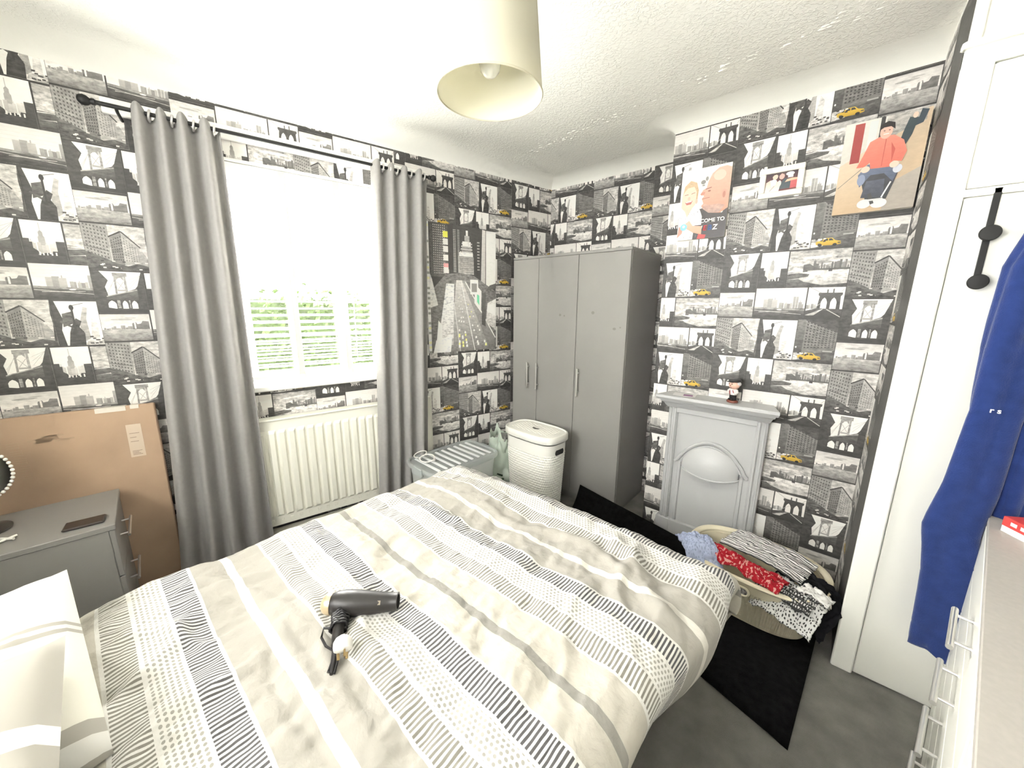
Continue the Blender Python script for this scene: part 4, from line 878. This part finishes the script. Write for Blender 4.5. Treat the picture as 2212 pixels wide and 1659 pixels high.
garment('plain white cloth crumpled between dotted and black garments', mat('white_cotton', (.80,.79,.77), .9), (2.055, -0.960, 0.280), math.radians(-24), .11, .06, lambda x, y: .01*math.cos(x*30), 20, 14, amp=.012, fs=8, seed=8)

# ------------------------------------------------------------------ bed
BX0, BX1, BYF, BYH, BT = .50, 1.765, -1.545, -3.40, .545
bed = thing('bed', 'double bed with fabric base and mattress under the striped duvet', 'bed', (1.15, -2.47, 0))
MB().box(-.62, .50, -.93, .86, .04, .30, .02).build('divan_base', mat('grey_divan_fabric', (.10,.098,.095), .9), bed)
MB().box(-.625, .52, -.93, .88, .30, .50, .04).build('mattress', mat('white_mattress', (.75,.73,.66), .9), bed)
m = MB(); m.box(-.64, .64, -.99, -.935, 0, 1.0, .02); m.build('headboard', mat('grey_headboard', (.2,.195,.19), .85), bed)

dm = bpy.data.materials.new('striped_duvet_cotton'); dm.use_nodes = True; nt = dm.node_tree; b = nt.nodes['Principled BSDF']; b.inputs['Roughness'].default_value = .85; b.inputs['Specular IOR Level'].default_value = .15; b.inputs['Sheen Weight'].default_value = .1
uvn = nt.nodes.new('ShaderNodeUVMap'); sp = nt.nodes.new('ShaderNodeSeparateXYZ'); nt.links.new(uvn.outputs[0], sp.inputs[0])
def M(op, a, k=None, k2=None):
    n = nt.nodes.new('ShaderNodeMath'); n.operation = op
    if isinstance(a, (int, float)): n.inputs[0].default_value = a
    else: nt.links.new(a, n.inputs[0])
    for i, q in ((1, k), (2, k2)):
        if q is None: continue
        if isinstance(q, (int, float)): n.inputs[i].default_value = q
        else: nt.links.new(q, n.inputs[i])
    return n.outputs[0]
PER = .395
yy = M('ADD', sp.outputs['Y'], 2.655+PER*4); t2 = M('MULTIPLY', M('FRACT', M('DIVIDE', yy, PER)), PER); tp = M('FRACT', M('DIVIDE', yy, PER*2))
xx = sp.outputs['X']
def band(v, a, c): return M('MULTIPLY', M('GREATER_THAN', v, a), M('LESS_THAN', v, c))
first = M('LESS_THAN', tp, .5)
def mixc(f, A_, B_):
    n = nt.nodes.new('ShaderNodeMix'); n.data_type = 'RGBA'; nt.links.new(f, n.inputs['Factor'])
    for nm, q in (('A', A_), ('B', B_)):
        if isinstance(q, tuple): n.inputs[nm].default_value = (*q, 1)
        else: nt.links.new(q, n.inputs[nm])
    return n.outputs['Result']
CW = (.64,.63,.595); BEIGE = (.36,.343,.305); CREAM = (.48,.455,.395); STONE = (.27,.26,.235); DK = (.10,.098,.10); LT = (.23,.22,.19)
plain = mixc(first, CREAM, BEIGE); strp = mixc(first, STONE, (.62,.60,.54))
col = mixc(band(t2, .186, PER), plain, CW)
col = mixc(band(t2, .078, .102), col, strp)
ln = M('LESS_THAN', M('FRACT', M('MULTIPLY', xx, 1/.0108)), .5)
col = mixc(M('MULTIPLY', band(t2, .194, .250), ln), col, LT); col = mixc(M('MULTIPLY', band(t2, .326, .387), ln), col, DK)
dx_ = M('SUBTRACT', M('FRACT', M('MULTIPLY', xx, 1/.0125)), .5); ry = M('MULTIPLY', sp.outputs['Y'], 1/.0105)
dxs = M('SUBTRACT', M('FRACT', M('MULTIPLY_ADD', xx, 1/.0125, M('MULTIPLY', M('GREATER_THAN', M('FRACT', M('MULTIPLY', ry, .5)), .5), .5))), .5); dys = M('SUBTRACT', M('FRACT', ry), .5)
dist = M('SQRT', M('ADD', M('MULTIPLY', dxs, dxs), M('MULTIPLY', dys, dys)))
col = mixc(M('MULTIPLY', band(t2, .258, .318), M('LESS_THAN', dist, .31)), col, (.34,.33,.295))
nt.links.new(col, b.inputs['Base Color'])
tcn = nt.nodes.new('ShaderNodeTexCoord'); nzz = nt.nodes.new('ShaderNodeTexNoise'); nzz.inputs['Scale'].default_value = 17; nzz.inputs['Detail'].default_value = 5; nzz.inputs['Distortion'].default_value = .25; nt.links.new(tcn.outputs['Object'], nzz.inputs['Vector'])
bpn = nt.nodes.new('ShaderNodeBump'); bpn.inputs['Strength'].default_value = .45; bpn.inputs['Distance'].default_value = .02; nt.links.new(nzz.outputs['Fac'], bpn.inputs['Height']); nt.links.new(bpn.outputs[0], b.inputs['Normal'])

def edge(d, r=.075, tuck=.0):
    """distance past the mattress edge along the cloth -> (outward, drop)"""
    if d <= 0: return 0.0, 0.0
    a = d/r
    if a < math.pi/2: return r*math.sin(a), r*(1-math.cos(a))
    e = d-r*math.pi/2
    return r - tuck*e*1.0, r+e
A0, A1, C0, C1 = BX0-.30, BX1+.27, -2.925, BYF+.24
def duv(u, v):
    a = A0+(A1-A0)*u; c = C0+(C1-C0)*v
    ox, dx = (0, 0); x = a; y = c
    sl = .075*min(1, max(0, (-1.62-c)/.55)); E_ = BX1-.03-sl
    if a > E_: q, dx = edge(a-E_, .085, .22); x = E_+q
    elif a < BX0+.02: q, dx = edge(BX0+.02-a, .08, .05); x = BX0+.02-q
    dy = 0
    if c > BYF: q, dy = edge(c-BYF, .10, .1); y = BYF+q
    drop = max(dx, dy) if min(dx, dy) < .02 else max(dx, dy)+.15*min(dx, dy)
    # quilted filling, folds running across, wrinkles
    top = .028*fbm(a*1.7+3, c*1.9, 1.0, 3)+.012*fbm(a*4.5, c*5.0, 4, 4)
    fold = 0
    for (px, py, qx, qy, wd2, hh) in FOLDS:
        ex, ey = qx-px, qy-py; L2 = ex*ex+ey*ey; tt = ((a-px)*ex+(c-py)*ey)/L2
        if -.15 < tt < 1.15:
            dist_ = ((a-px)*ey-(c-py)*ex)/math.sqrt(L2); dist_ += .018*math.sin(tt*5+px*9)
            fold += .75*hh*math.exp(-(dist_/wd2)**2)*min(1, max(0, (tt+.15)/.2))*min(1, max(0, (1.15-tt)/.2))
    wr = abs(fbm(a*7+.8*c, c*3.0+9, 7, 3)); side = 1/(1+8*drop)
    bulge = .030*math.sin(min(1, drop/.3)*math.pi) if drop > 0 else 0
    h = (top+fold-.014*wr-.010*abs(fbm(a*13+1.3*c, c*8-2.0*a, 3, 3)))*side
    if dx > 0 and a > E_: x += .5*bulge+.016*math.sin(c*17+1.2*math.sin(c*5))*min(1, drop*5)+.3*top
    if dx > 0 and a < BX0+.02: x -= bulge
    if dy > 0: y += bulge+.020*math.sin(a*13)*min(1, drop*5)
    # the head end turns over the pillows side in a soft roll
    hd_ = max(0, (-2.83-c))
    z = BT+.055+h-drop-1.6*hd_*hd_*(2.0)
    if c < -2.80: z += .012*math.sin(a*21)*min(1, (-2.80-c)*12)
    return (x-1.15, y+2.2, z)
FOLDS = [(.62,-2.30,1.25,-2.42,.022,.016),(.70,-2.45,1.30,-2.50,.018,.014),(.85,-2.56,1.38,-2.52,.020,.014),(.60,-2.60,1.02,-2.48,.02,.012),(1.45,-1.60,1.72,-1.80,.030,.030),(1.52,-1.58,1.60,-1.86,.022,.022),(1.28,-1.68,1.55,-1.72,.018,.018),(.9,-1.75,1.25,-1.70,.02,.014),
         (.80,-2.10,.98,-1.98,.030,-.012),(1.05,-2.0,1.14,-1.86,.030,-.010),(.72,-1.95,.90,-1.86,.018,.012),(.75,-2.72,.95,-2.86,.020,.018),(1.0,-2.70,1.10,-2.90,.024,.016),(.70,-2.8,.86,-2.66,.016,.014),(.95,-2.58,1.35,-2.60,.014,-.010),(1.0,-2.36,1.18,-2.46,.016,.014)]
dv = MB().grid(duv, 250, 260, uv=lambda u, v: (A0+(A1-A0)*u, C0+(C1-C0)*v)).build('duvet', dm, None, smooth=True, angle=180, loc=(1.15, -2.2, 0), solid=.004)
tag(dv, 'cream and grey striped duvet rumpled over the bed', 'duvet')

def pillow(label, loc, rot, W_, D_, T_, seed, m_):
    def shape(u, v, sg):
        a = u*2-1; c = v*2-1; k = (max(0, 1-abs(a)**2.6)**.55)*(max(0, 1-abs(c)**2.6)**.55)
        x = a*W_/2*(1-.07*(1-abs(a))*c*c); y = c*D_/2*(1-.09*a*a*(1-abs(c)))
        n_ = .022*fbm(u*3+seed, v*3, seed)*k + .014*abs(fbm(u*9, v*4, seed+3))*k
        return (x, y, sg*(T_/2*k)+n_)
    m = MB(); m.grid(lambda u, v: shape(u, v, 1), 40, 30, uv=lambda u, v: (u*W_, v*D_)); m.grid(lambda u, v: shape(1-u, v, -1), 40, 30, uv=lambda u, v: ((1-u)*W_, v*D_))
    o = m.build('pillow', m_, None, smooth=True, angle=180, loc=loc); o.rotation_euler = rot
    return tag(o, label, 'pillow', 'pillows at the head of the bed')
def pil_mat(name, bands):
    g = bpy.data.materials.new(name); g.use_nodes = True; nt = g.node_tree; b = nt.nodes['Principled BSDF']; b.inputs['Roughness'].default_value = .9; b.inputs['Specular IOR Level'].default_value = .15
    uv = nt.nodes.new('ShaderNodeUVMap'); s_ = nt.nodes.new('ShaderNodeSeparateXYZ'); nt.links.new(uv.outputs[0], s_.inputs[0])
    rp = nt.nodes.new('ShaderNodeValToRGB'); rp.color_ramp.interpolation = 'CONSTANT'; cr = rp.color_ramp
    for i, (p_, c_) in enumerate(bands):
        e_ = cr.elements[i] if i < 2 else cr.elements.new(p_); e_.position = p_; e_.color = (*c_, 1)
    nt.links.new(s_.outputs['X'], rp.inputs[0]); nt.links.new(rp.outputs[0], b.inputs['Base Color']); return g
PM1 = pil_mat('cream_banded_pillowcase', [(0, CW), (.02, (.68,.66,.58)), (.20, BEIGE), (.212, (.68,.66,.58)), (.225, BEIGE), (.236, (.68,.66,.58)), (.48, BEIGE), (.51, CW), (.55, BEIGE)])
PM2 = pil_mat('stone_banded_pillowcase', [(0, BEIGE), (.22, CW), (.26, BEIGE), (.46, (.80,.78,.70)), (.58, BEIGE)])
pillow('cream banded pillow with its corner pointing up, at the back', (.765, -3.11, .632), (math.radians(8), math.radians(15), math.radians(4)), .56, .48, .17, 1, PM1)
pillow('stone banded pillow lying flat beside the duvet edge', (1.15, -3.135, .705), (math.radians(8), math.radians(6), math.radians(-2)), .62, .48, .17, 5, PM2)
MB_ = MB().grid(lambda u, v: ((u-.5)*1.16, (v-.5)*.30, .012*math.cos((u-.5)*3)+.010*fbm(u*7, v*3, 5)), 60, 18)
sh = MB_.build('bed_sheet', mat('cream_sheet', (.76,.73,.62), .9), None, smooth=True, loc=(1.12, -2.97, .545), solid=.006); tag(sh, 'cream bed sheet showing between the pillow and the duvet', 'sheet')

# ------------------------------------------------------------------ hair dryer
hz = .632
dry = thing('hair_dryer', 'black hair dryer with cord wrapped round its handle on the duvet', 'hair dryer', (1.065, -2.385, hz), math.radians(44)); dry.scale = (.86, .86, .86)
DB_ = mat('black_soft_plastic', (.022,.020,.019), .4)
prof = [(.030,-.075),(.037,-.060),(.040,-.035),(.039,.0),(.034,.05),(.029,.095),(.0265,.125),(.0275,.128),(.0275,.134),(.022,.134),(.021,.120),(.001,.118)]
m = MB().lathe(prof, 28).xf(Matrix.Rotation(math.pi/2, 4, 'Y')); m.build('barrel', DB_, dry, smooth=True)
m = MB().lathe([(.001,-.106),(.018,-.104),(.027,-.097),(.0315,-.086),(.0325,-.0735),(.030,-.073)], 28).xf(Matrix.Rotation(math.pi/2, 4, 'Y')); m.build('rear_cap', mat('champagne_gold', (.62,.50,.33), .32, metal=.55), dry, smooth=True)
hdl = [(-0.036,-0.03,-.006),(-0.0272,-0.07,-.012),(-0.0164,-0.11,-.016),(-0.0047,-0.145,-.018)]
m = MB().tube(hdl, [.019,.017,.016,.014], 14); m.build('handle', DB_, dry, smooth=True)
m = MB(); pts = []
for i in range(150):
    t_ = i/149; k = .05+.42*t_; j = k*3; i0 = min(int(j), 2); f_ = j-i0; P0 = Vector(hdl[i0]).lerp(Vector(hdl[i0+1]), f_); a = t_*2*math.pi*6; r = .0215+.0025*math.sin(i*1.3)
    pts.append(P0+Vector((.96,.28,0))*math.cos(a)*r*1.05+Vector((0,0,1))*math.sin(a)*r)
pts += [Vector((-0.0659,-0.085,-.008)), Vector((-0.0624,-0.11,-.016)), Vector((-0.038,-0.138,-.018)), Vector((-0.0105,-0.155,-.016)), Vector((-0.0008,-0.19,-.018)), Vector((-0.0003,-0.215,-.020)), Vector((0.0178,-0.22,-.02)), Vector((0.0142,-0.19,-.018)), Vector((0.0037,-0.165,-.012))]
m.tube(pts, .0036, 7); m.build('cord', BLACK, dry, smooth=True)
m = MB().tube([(-0.0045,-0.155,-.018),(0.0042,-0.19,-.018),(0.011,-0.222,-.020)], [.009,.007,.005], 10); m.build('cord_guard', BLACK, dry, smooth=True)
pl = MB().lathe([(.001,.014),(.016,.014),(.024,.010),(.026,0),(.025,-.012),(.018,-.022),(.006,-.028),(.001,-.028)], 26, sy=.85).xf(Matrix.Translation((0.0236,-0.168,.012)) @ Matrix.Rotation(math.radians(118), 4, Vector((1,.35,0)))).build('plug', mat('white_plug', (0.78,0.76,.71), .35), dry, smooth=True)
mm = Matrix.Translation((0.0236,-0.168,.012)) @ Matrix.Rotation(math.radians(118), 4, Vector((1,.35,0)))
for px, py, a, bw in ((0,.012,.002,.004),(-0.011,-0.008,.0035,.002),(0.011,-0.008,.0035,.002)):
    MB().box(px-a, px+a, py-bw, py+bw, .013, .030).xf(mm).build('pin', mat('brass_pin', (0.45,0.33,.16), .3, metal=.8), pl)
m = MB().box(.045, .085, -.0305, -.0298, -.006, .006); m.xf(Matrix.Rotation(math.radians(-38), 4, 'X')).build('worn_lettering', mat('faded_gold_print', (0.22,0.19,.14), .5), dry)

# ------------------------------------------------------------------ pendant lamp
SHC = (1.208, -1.990)
lamp = thing('pendant_lamp', 'cream fabric drum lampshade hanging from the ceiling', 'lamp', (SHC[0], SHC[1], 1.972))
SHM = mat('cream_lampshade_fabric', (.60, .575, .47), .8, translucent=.35, bump=.05, bscale=400); SHI = mat('shade_lining', (.78,.76,.63), .7, translucent=.3)
r0, r1, hS = .1345, .110, .285
MB().lathe([(r0,0),(r1,hS)], 64, cap=False).build('shade', SHM, lamp, smooth=True)
MB().lathe([(r1-.002,hS),(r0-.002,0)], 64, cap=False).build('shade_lining', SHI, lamp, smooth=True)
m = MB(); m.tube([(r0*math.cos(a), r0*math.sin(a), 0) for a in [2*math.pi*k/64 for k in range(64)]], .0022, 6, closed=True); m.build('wire_rim', mat('shade_trim', (.52,.49,.36), .6), lamp, smooth=True)
MB().tube([(r1*math.cos(a), r1*math.sin(a), hS) for a in [2*math.pi*k/64 for k in range(64)]], .0022, 6, closed=True).build('wire_rim', MATS['shade_trim'], lamp, smooth=True)
m = MB()
for k in range(3): a = 2*math.pi*k/3; m.tube([(.02*math.cos(a), .02*math.sin(a), .17), (r1*math.cos(a), r1*math.sin(a), hS)], .0015, 6)
m.build('spider_fitting', PLASTIC_W, lamp)
MB().lathe([(.001,.040),(.014,.043),(.024,.054),(.028,.070),(.025,.088),(.016,.105),(.013,.118),(.001,.12)], 24).build('bulb', mat('frosted_bulb', (.80,.80,.72), .2, coat=.5), lamp, smooth=True)
MB().lathe([(.001,.115),(.015,.115),(.018,.13),(.018,.165),(.010,.18),(.001,.18)], 20).build('lamp_holder', PLASTIC_W, lamp, smooth=True)
MB().tube([(0,0,.175),(0,0,CEIL-1.972-.02)], .0035, 8).build('flex', PLASTIC_W, lamp, smooth=True)
MB().lathe([(.001,CEIL-1.972-.045),(.020,CEIL-1.972-.045),(.045,CEIL-1.972-.015),(.050,CEIL-1.972),(.001,CEIL-1.972)], 24).build('ceiling_rose', PLASTIC_W, lamp, smooth=True)

# ------------------------------------------------------------------ cardboard box, bedside cabinet and what stands on it
CB = mat('brown_cardboard', (.52, .37, .255), .85, var=.08, vscale=5)
cbx = thing('cardboard_box', 'large flat brown cardboard box leaning on the wall behind the cabinet', 'cardboard box', PA(2.63, .10, .0), ANG_A)
# local x to the right, y into the wall: the sheet leans back at the top
def lean(mb): return mb.xf(Matrix.Rotation(math.radians(-3.2), 4, 'X'))
lean(MB().box(-.78, .0, -.0, .035, .002, .965, .004)).build('carton', CB, cbx)
lean(MB().box(-.112, -.060, -.0012, 0, .715, .875)).build('shipping_label', mat('label_paper', (.68,.56,.44), .6), cbx)
m = MB()
for i in range(7): m.box(-.104, -.070-.006*(i % 3), -.0018, -.001, .725+.006*i if i < 4 else .79+.02*(i-4), .728+.006*i if i < 4 else .793+.02*(i-4))
lean(m).build('label_print', mat('label_ink', (.40,.30,.22), .7), cbx)
PR = mat('pale_carton_print', (.50,.365,.25), .8)
m = MB(); rg = random.Random(17)
for i in range(14): a = rg.uniform(0, 3.1); r = rg.uniform(.015, .045); cx_, cz_ = -.345+r*math.cos(a)*1.2, .845+r*.6*math.sin(a); m.box(cx_-.022, cx_+.022, -.0012, 0, cz_-.004, cz_+.004)
lean(m).build('plant_print', PR, cbx)
m = MB(); rg = random.Random(3)
for i in range(5):
    z_ = .855-.035*i
    for k in range(3): m.box(-.47+.006*i, -.437+.006*i, -.0012, 0, z_-.010*k, z_-.010*k+.004)
lean(m).build('script_print', PR, cbx)
m = MB(); m.box(-.20, -.10, -.002, .036, .945, .967); m.box(-.085, -.055, -.002, .036, .950, .968); lean(m).build('parcel_tape', mat('white_tape', (.75,.70,.62), .4), cbx)

cab = thing('bedside_cabinet', 'grey bedside cabinet with two drawers in front of the cardboard box', 'cabinet', PA(2.793, .14, 0), ANG_A+math.radians(7))
# local x: right (towards the window wall corner), y into the wall. front faces +x
CT = .60
MB().box(-.44, -.016, -.395, 0, .02, CT-.02, .002).build('carcass', GREYWOOD, cab)
MB().box(-.445, .004, -.400, .002, CT-.022, CT, .002).build('top_panel', GREYWOOD, cab)
for z0_, z1_ in ((.375, .575), (.17, .37), (.03, .165)):
    d = MB().box(-.016, 0, -.393, -.002, z0_, z1_, .002).build('drawer', GREYWOOD, cab); zc = (z0_+z1_)/2+.02
    h = MB(); h.tube([(.028, -.30, zc), (.028, -.10, zc)], .005, 8)
    for y_ in (-.27, -.13): h.tube([(.028, y_, zc), (0, y_, zc)], .0036, 8)
    h.build('handle', CHROME, d, smooth=True)
ph = thing('phone', 'dark phone lying on the bedside cabinet top', 'phone', PA(2.832, .468, CT+.001), ANG_A+.05)
MB().box(-.055, .055, -.034, .034, 0, .009, .003).build('body', mat('dark_glass_body', (.045,.036,.034), .3), ph); MB().box(-.051, .051, -.030, .030, .0088, .0094).build('screen', mat('phone_screen', (.03,.025,.024), .15), ph)
mir = thing('vanity_mirror', 'round mirror with beaded crystal rim at the left edge on the cabinet', 'mirror', PA(3.118, .33, CT), ANG_A)
def disc(r, y, k=40): return [(r*math.cos(2*math.pi*i/k), y, .225+r*math.sin(2*math.pi*i/k)) for i in range(k)]
m = MB(); d1 = disc(.105, -.004); d2_ = disc(.105, .004); n = 40
m.add(d1+d2_, [tuple(range(n)), tuple(reversed(range(n, 2*n)))] + [(i, i+n, (i+1) % n+n, (i+1) % n) for i in range(n)]).build('mirror_glass', mat('mirror_silver', (.42,.42,.40), .06, metal=1.0), mir)
m = MB(); bead = mat('crystal_bead', (.85,.84,.80), .12, coat=.6)
b0 = None
for i in range(46):
    a = 2*math.pi*i/46; P_ = (.109*math.cos(a), -.004, .225+.109*math.sin(a))
    if b0 is None: b0 = MB().sphere((0,0,0), .0062, 8, 6).build('bead', bead, mir, smooth=True); b0.location = P_
    else: c_ = copy_part(b0, mir); c_.location = P_
MB().lathe([(.001,0),(.070,0),(.072,.008),(.05,.016),(.014,.028),(.012,.115),(.001,.115)], 28).build('stand', mat('dark_smoked_stand', (.055,.055,.052), .3), mir, smooth=True)
cr = thing('hair_clip', 'small white crossed hair clip at the left edge on the cabinet', 'hair clip', PA(3.025, .455, CT+.001), ANG_A)
MB().tube([(-.018,-.018,.005),(.018,.018,.005)], .0045, 8).tube([(-.018,.012,.007),(.020,-.014,.007)], .0045, 8).build('clip', PLASTIC_W, cr, smooth=True)

# ------------------------------------------------------------------ chest of drawers at the right
CZ = .82; ca = math.radians(-101.293); cdir = Vector((math.cos(ca), math.sin(ca), 0)); 
ch = thing('chest_of_drawers', 'white chest of drawers with grey top in the right foreground', 'chest of drawers', (2.4105, -.990, 0), ca)
# local x: towards the camera along the front, local y: +y is away from the room (behind the front)
CHW = mat('white_chest_front', (.80,.79,.72), .35); CHT = mat('warm_grey_top', (.42,.395,.36), .45, var=.04, vscale=90)
LCH = 1.34; dep = .40
MB().box(0, LCH, .018, dep, 0, CZ-.02, .002).build('carcass', CHW, ch)
MB().box(-.003, LCH+.003, .0, dep+.002, CZ-.020, CZ, .002).build('top_panel', CHT, ch)
for xa, xb in ((.006, .962), (.985, LCH-.004)):
    zt = CZ-.026
    for k in range(5):
        d = MB().box(xa, xb, 0, .018, zt-.146, zt-.003, .002).build('drawer', CHW, ch); zc = zt-.066; xc = .595 if xa < .5 else 1.16
        h = MB(); h.tube([(xc-.085, -.030, zc), (xc+.085, -.030, zc)], .0062, 10)
        for q in (-.058, .058): h.tube([(xc+q, -.030, zc), (xc+q, 0, zc)], .0038, 8)
        h.build('handle', CHROME, d, smooth=True); zt -= .150
rb = thing('red_carton', 'red and white carton on the chest at the right edge', 'carton', (2.487, -1.165, CZ), math.radians(-58))
MB().box(-.075, .075, -.05, .05, 0, .045, .001).build('carton_body', mat('white_carton', (.80,.78,.76), .4), rb)
MB().box(-.0756, .0756, -.0506, .0506, .018, .0455, .001).build('red_band', mat('red_carton_print', (.62,.06,.055), .4), rb)
m = MB()
for i in range(5): m.box(-.055+.024*i, -.040+.024*i, -.0510, -.0506, .027, .037)
m.build('white_print', INKW, rb)

# ------------------------------------------------------------------ robe and over-door hooks
RB = mat('royal_blue_fleece', (.018, .037, .15), .92, var=.12, vscale=30, bump=.2, bscale=250, sheen=.35, spec=.1)
rob = thing('robe', 'royal blue dressing gown hanging on the cupboard door', 'robe', (2.46, -.985, .28))
def body(u, v):
    z = .40+1.06*v; L = -.125+.02*math.sin(v*4); Rr = .34
    if v > .8: L += (v-.8)*.30
    x = L+(Rr-L)*u; y = -.018+.022*math.sin(u*19+1.2*math.sin(v*3))*(1.1-v*.5)-.008*math.sin(u*41)
    return (x, y, z)
MB().grid(body, 60, 40).build('body', RB, rob, smooth=True, solid=.012, angle=180)
SL = [(-.080,-.028,1.42,.040),(-.108,-.036,1.28,.052),(-.112,-.040,1.05,.056),(-.104,-.040,.86,.056),(-.112,-.044,.62,.060),(-.125,-.046,.47,.064),(-.100,-.046,.30,.062),(-.086,-.046,.10,.064),(-.080,-.046,.015,.066)]
def slv(u, v):
    j = v*(len(SL)-1); i = min(int(j), len(SL)-2); f_ = j-i; f_ = f_*f_*(3-2*f_); q = [SL[i][k]*(1-f_)+SL[i+1][k]*f_ for k in range(4)]
    a = 2*math.pi*u; r = q[3]*(1+.20*math.sin(3*a+v*5)+.06*fbm(math.cos(a)*2, v*9, 3)); return (q[0]+r*math.cos(a)*.86, q[1]+r*math.sin(a)*.42, q[2]+.012*math.sin(a*2)*(v > .96))
MB().grid(slv, 40, 70, closed_u=True).build('sleeve', RB, rob, smooth=True, solid=.006, angle=180)
def slv2(u, v):
    a = 2*math.pi*u; r = .040*(1+.15*math.sin(3*a+v*4)); return (-.020+.012*v+r*math.cos(a), -.022+r*math.sin(a)*.5, 1.2-1.10*v)
MB().grid(slv2, 30, 40, closed_u=True).build('belt_side_fold', RB, rob, smooth=True, solid=.006, angle=180)
def col_(u, v): a = (u-.5)*3.4; return (.10+.15*math.sin(a)*.9, -.03-.03*math.cos(a), 1.36+.10*v+.05*math.cos(a))
MB().grid(col_, 24, 6).build('collar', RB, rob, smooth=True, solid=.015, angle=180)
letters('r s', .021, -.118, -.074, .865, mat('white_stitching', (.75,.76,.82), .7), rob, rz=-.05, name='embroidery', ext=.0006)

hk = thing('over_door_hooks', 'black over-door hook strip with two round knobs', 'hooks', (2.2725, -D2-.014, 1.778))
MB().box(-.0075, .0075, -.004, .0, -.26, .012, .001).build('strap', BLACKM, hk); MB().box(-.0075, .0075, -.004, .020, .010, .014).build('top_bend', BLACKM, hk)
for z_, x_ in ((-.115, .0), (-.255, .0)):
    k_ = MB().lathe([(.006,0),(.006,.018),(.020,.020),(.0225,.024),(.0225,.029),(.020,.032),(.001,.033)], 28).xf(Matrix.Translation((x_, -.003, z_)) @ Matrix.Rotation(math.pi/2, 4, 'X'))
    k_.build('knob', BLACKM, hk, smooth=True)
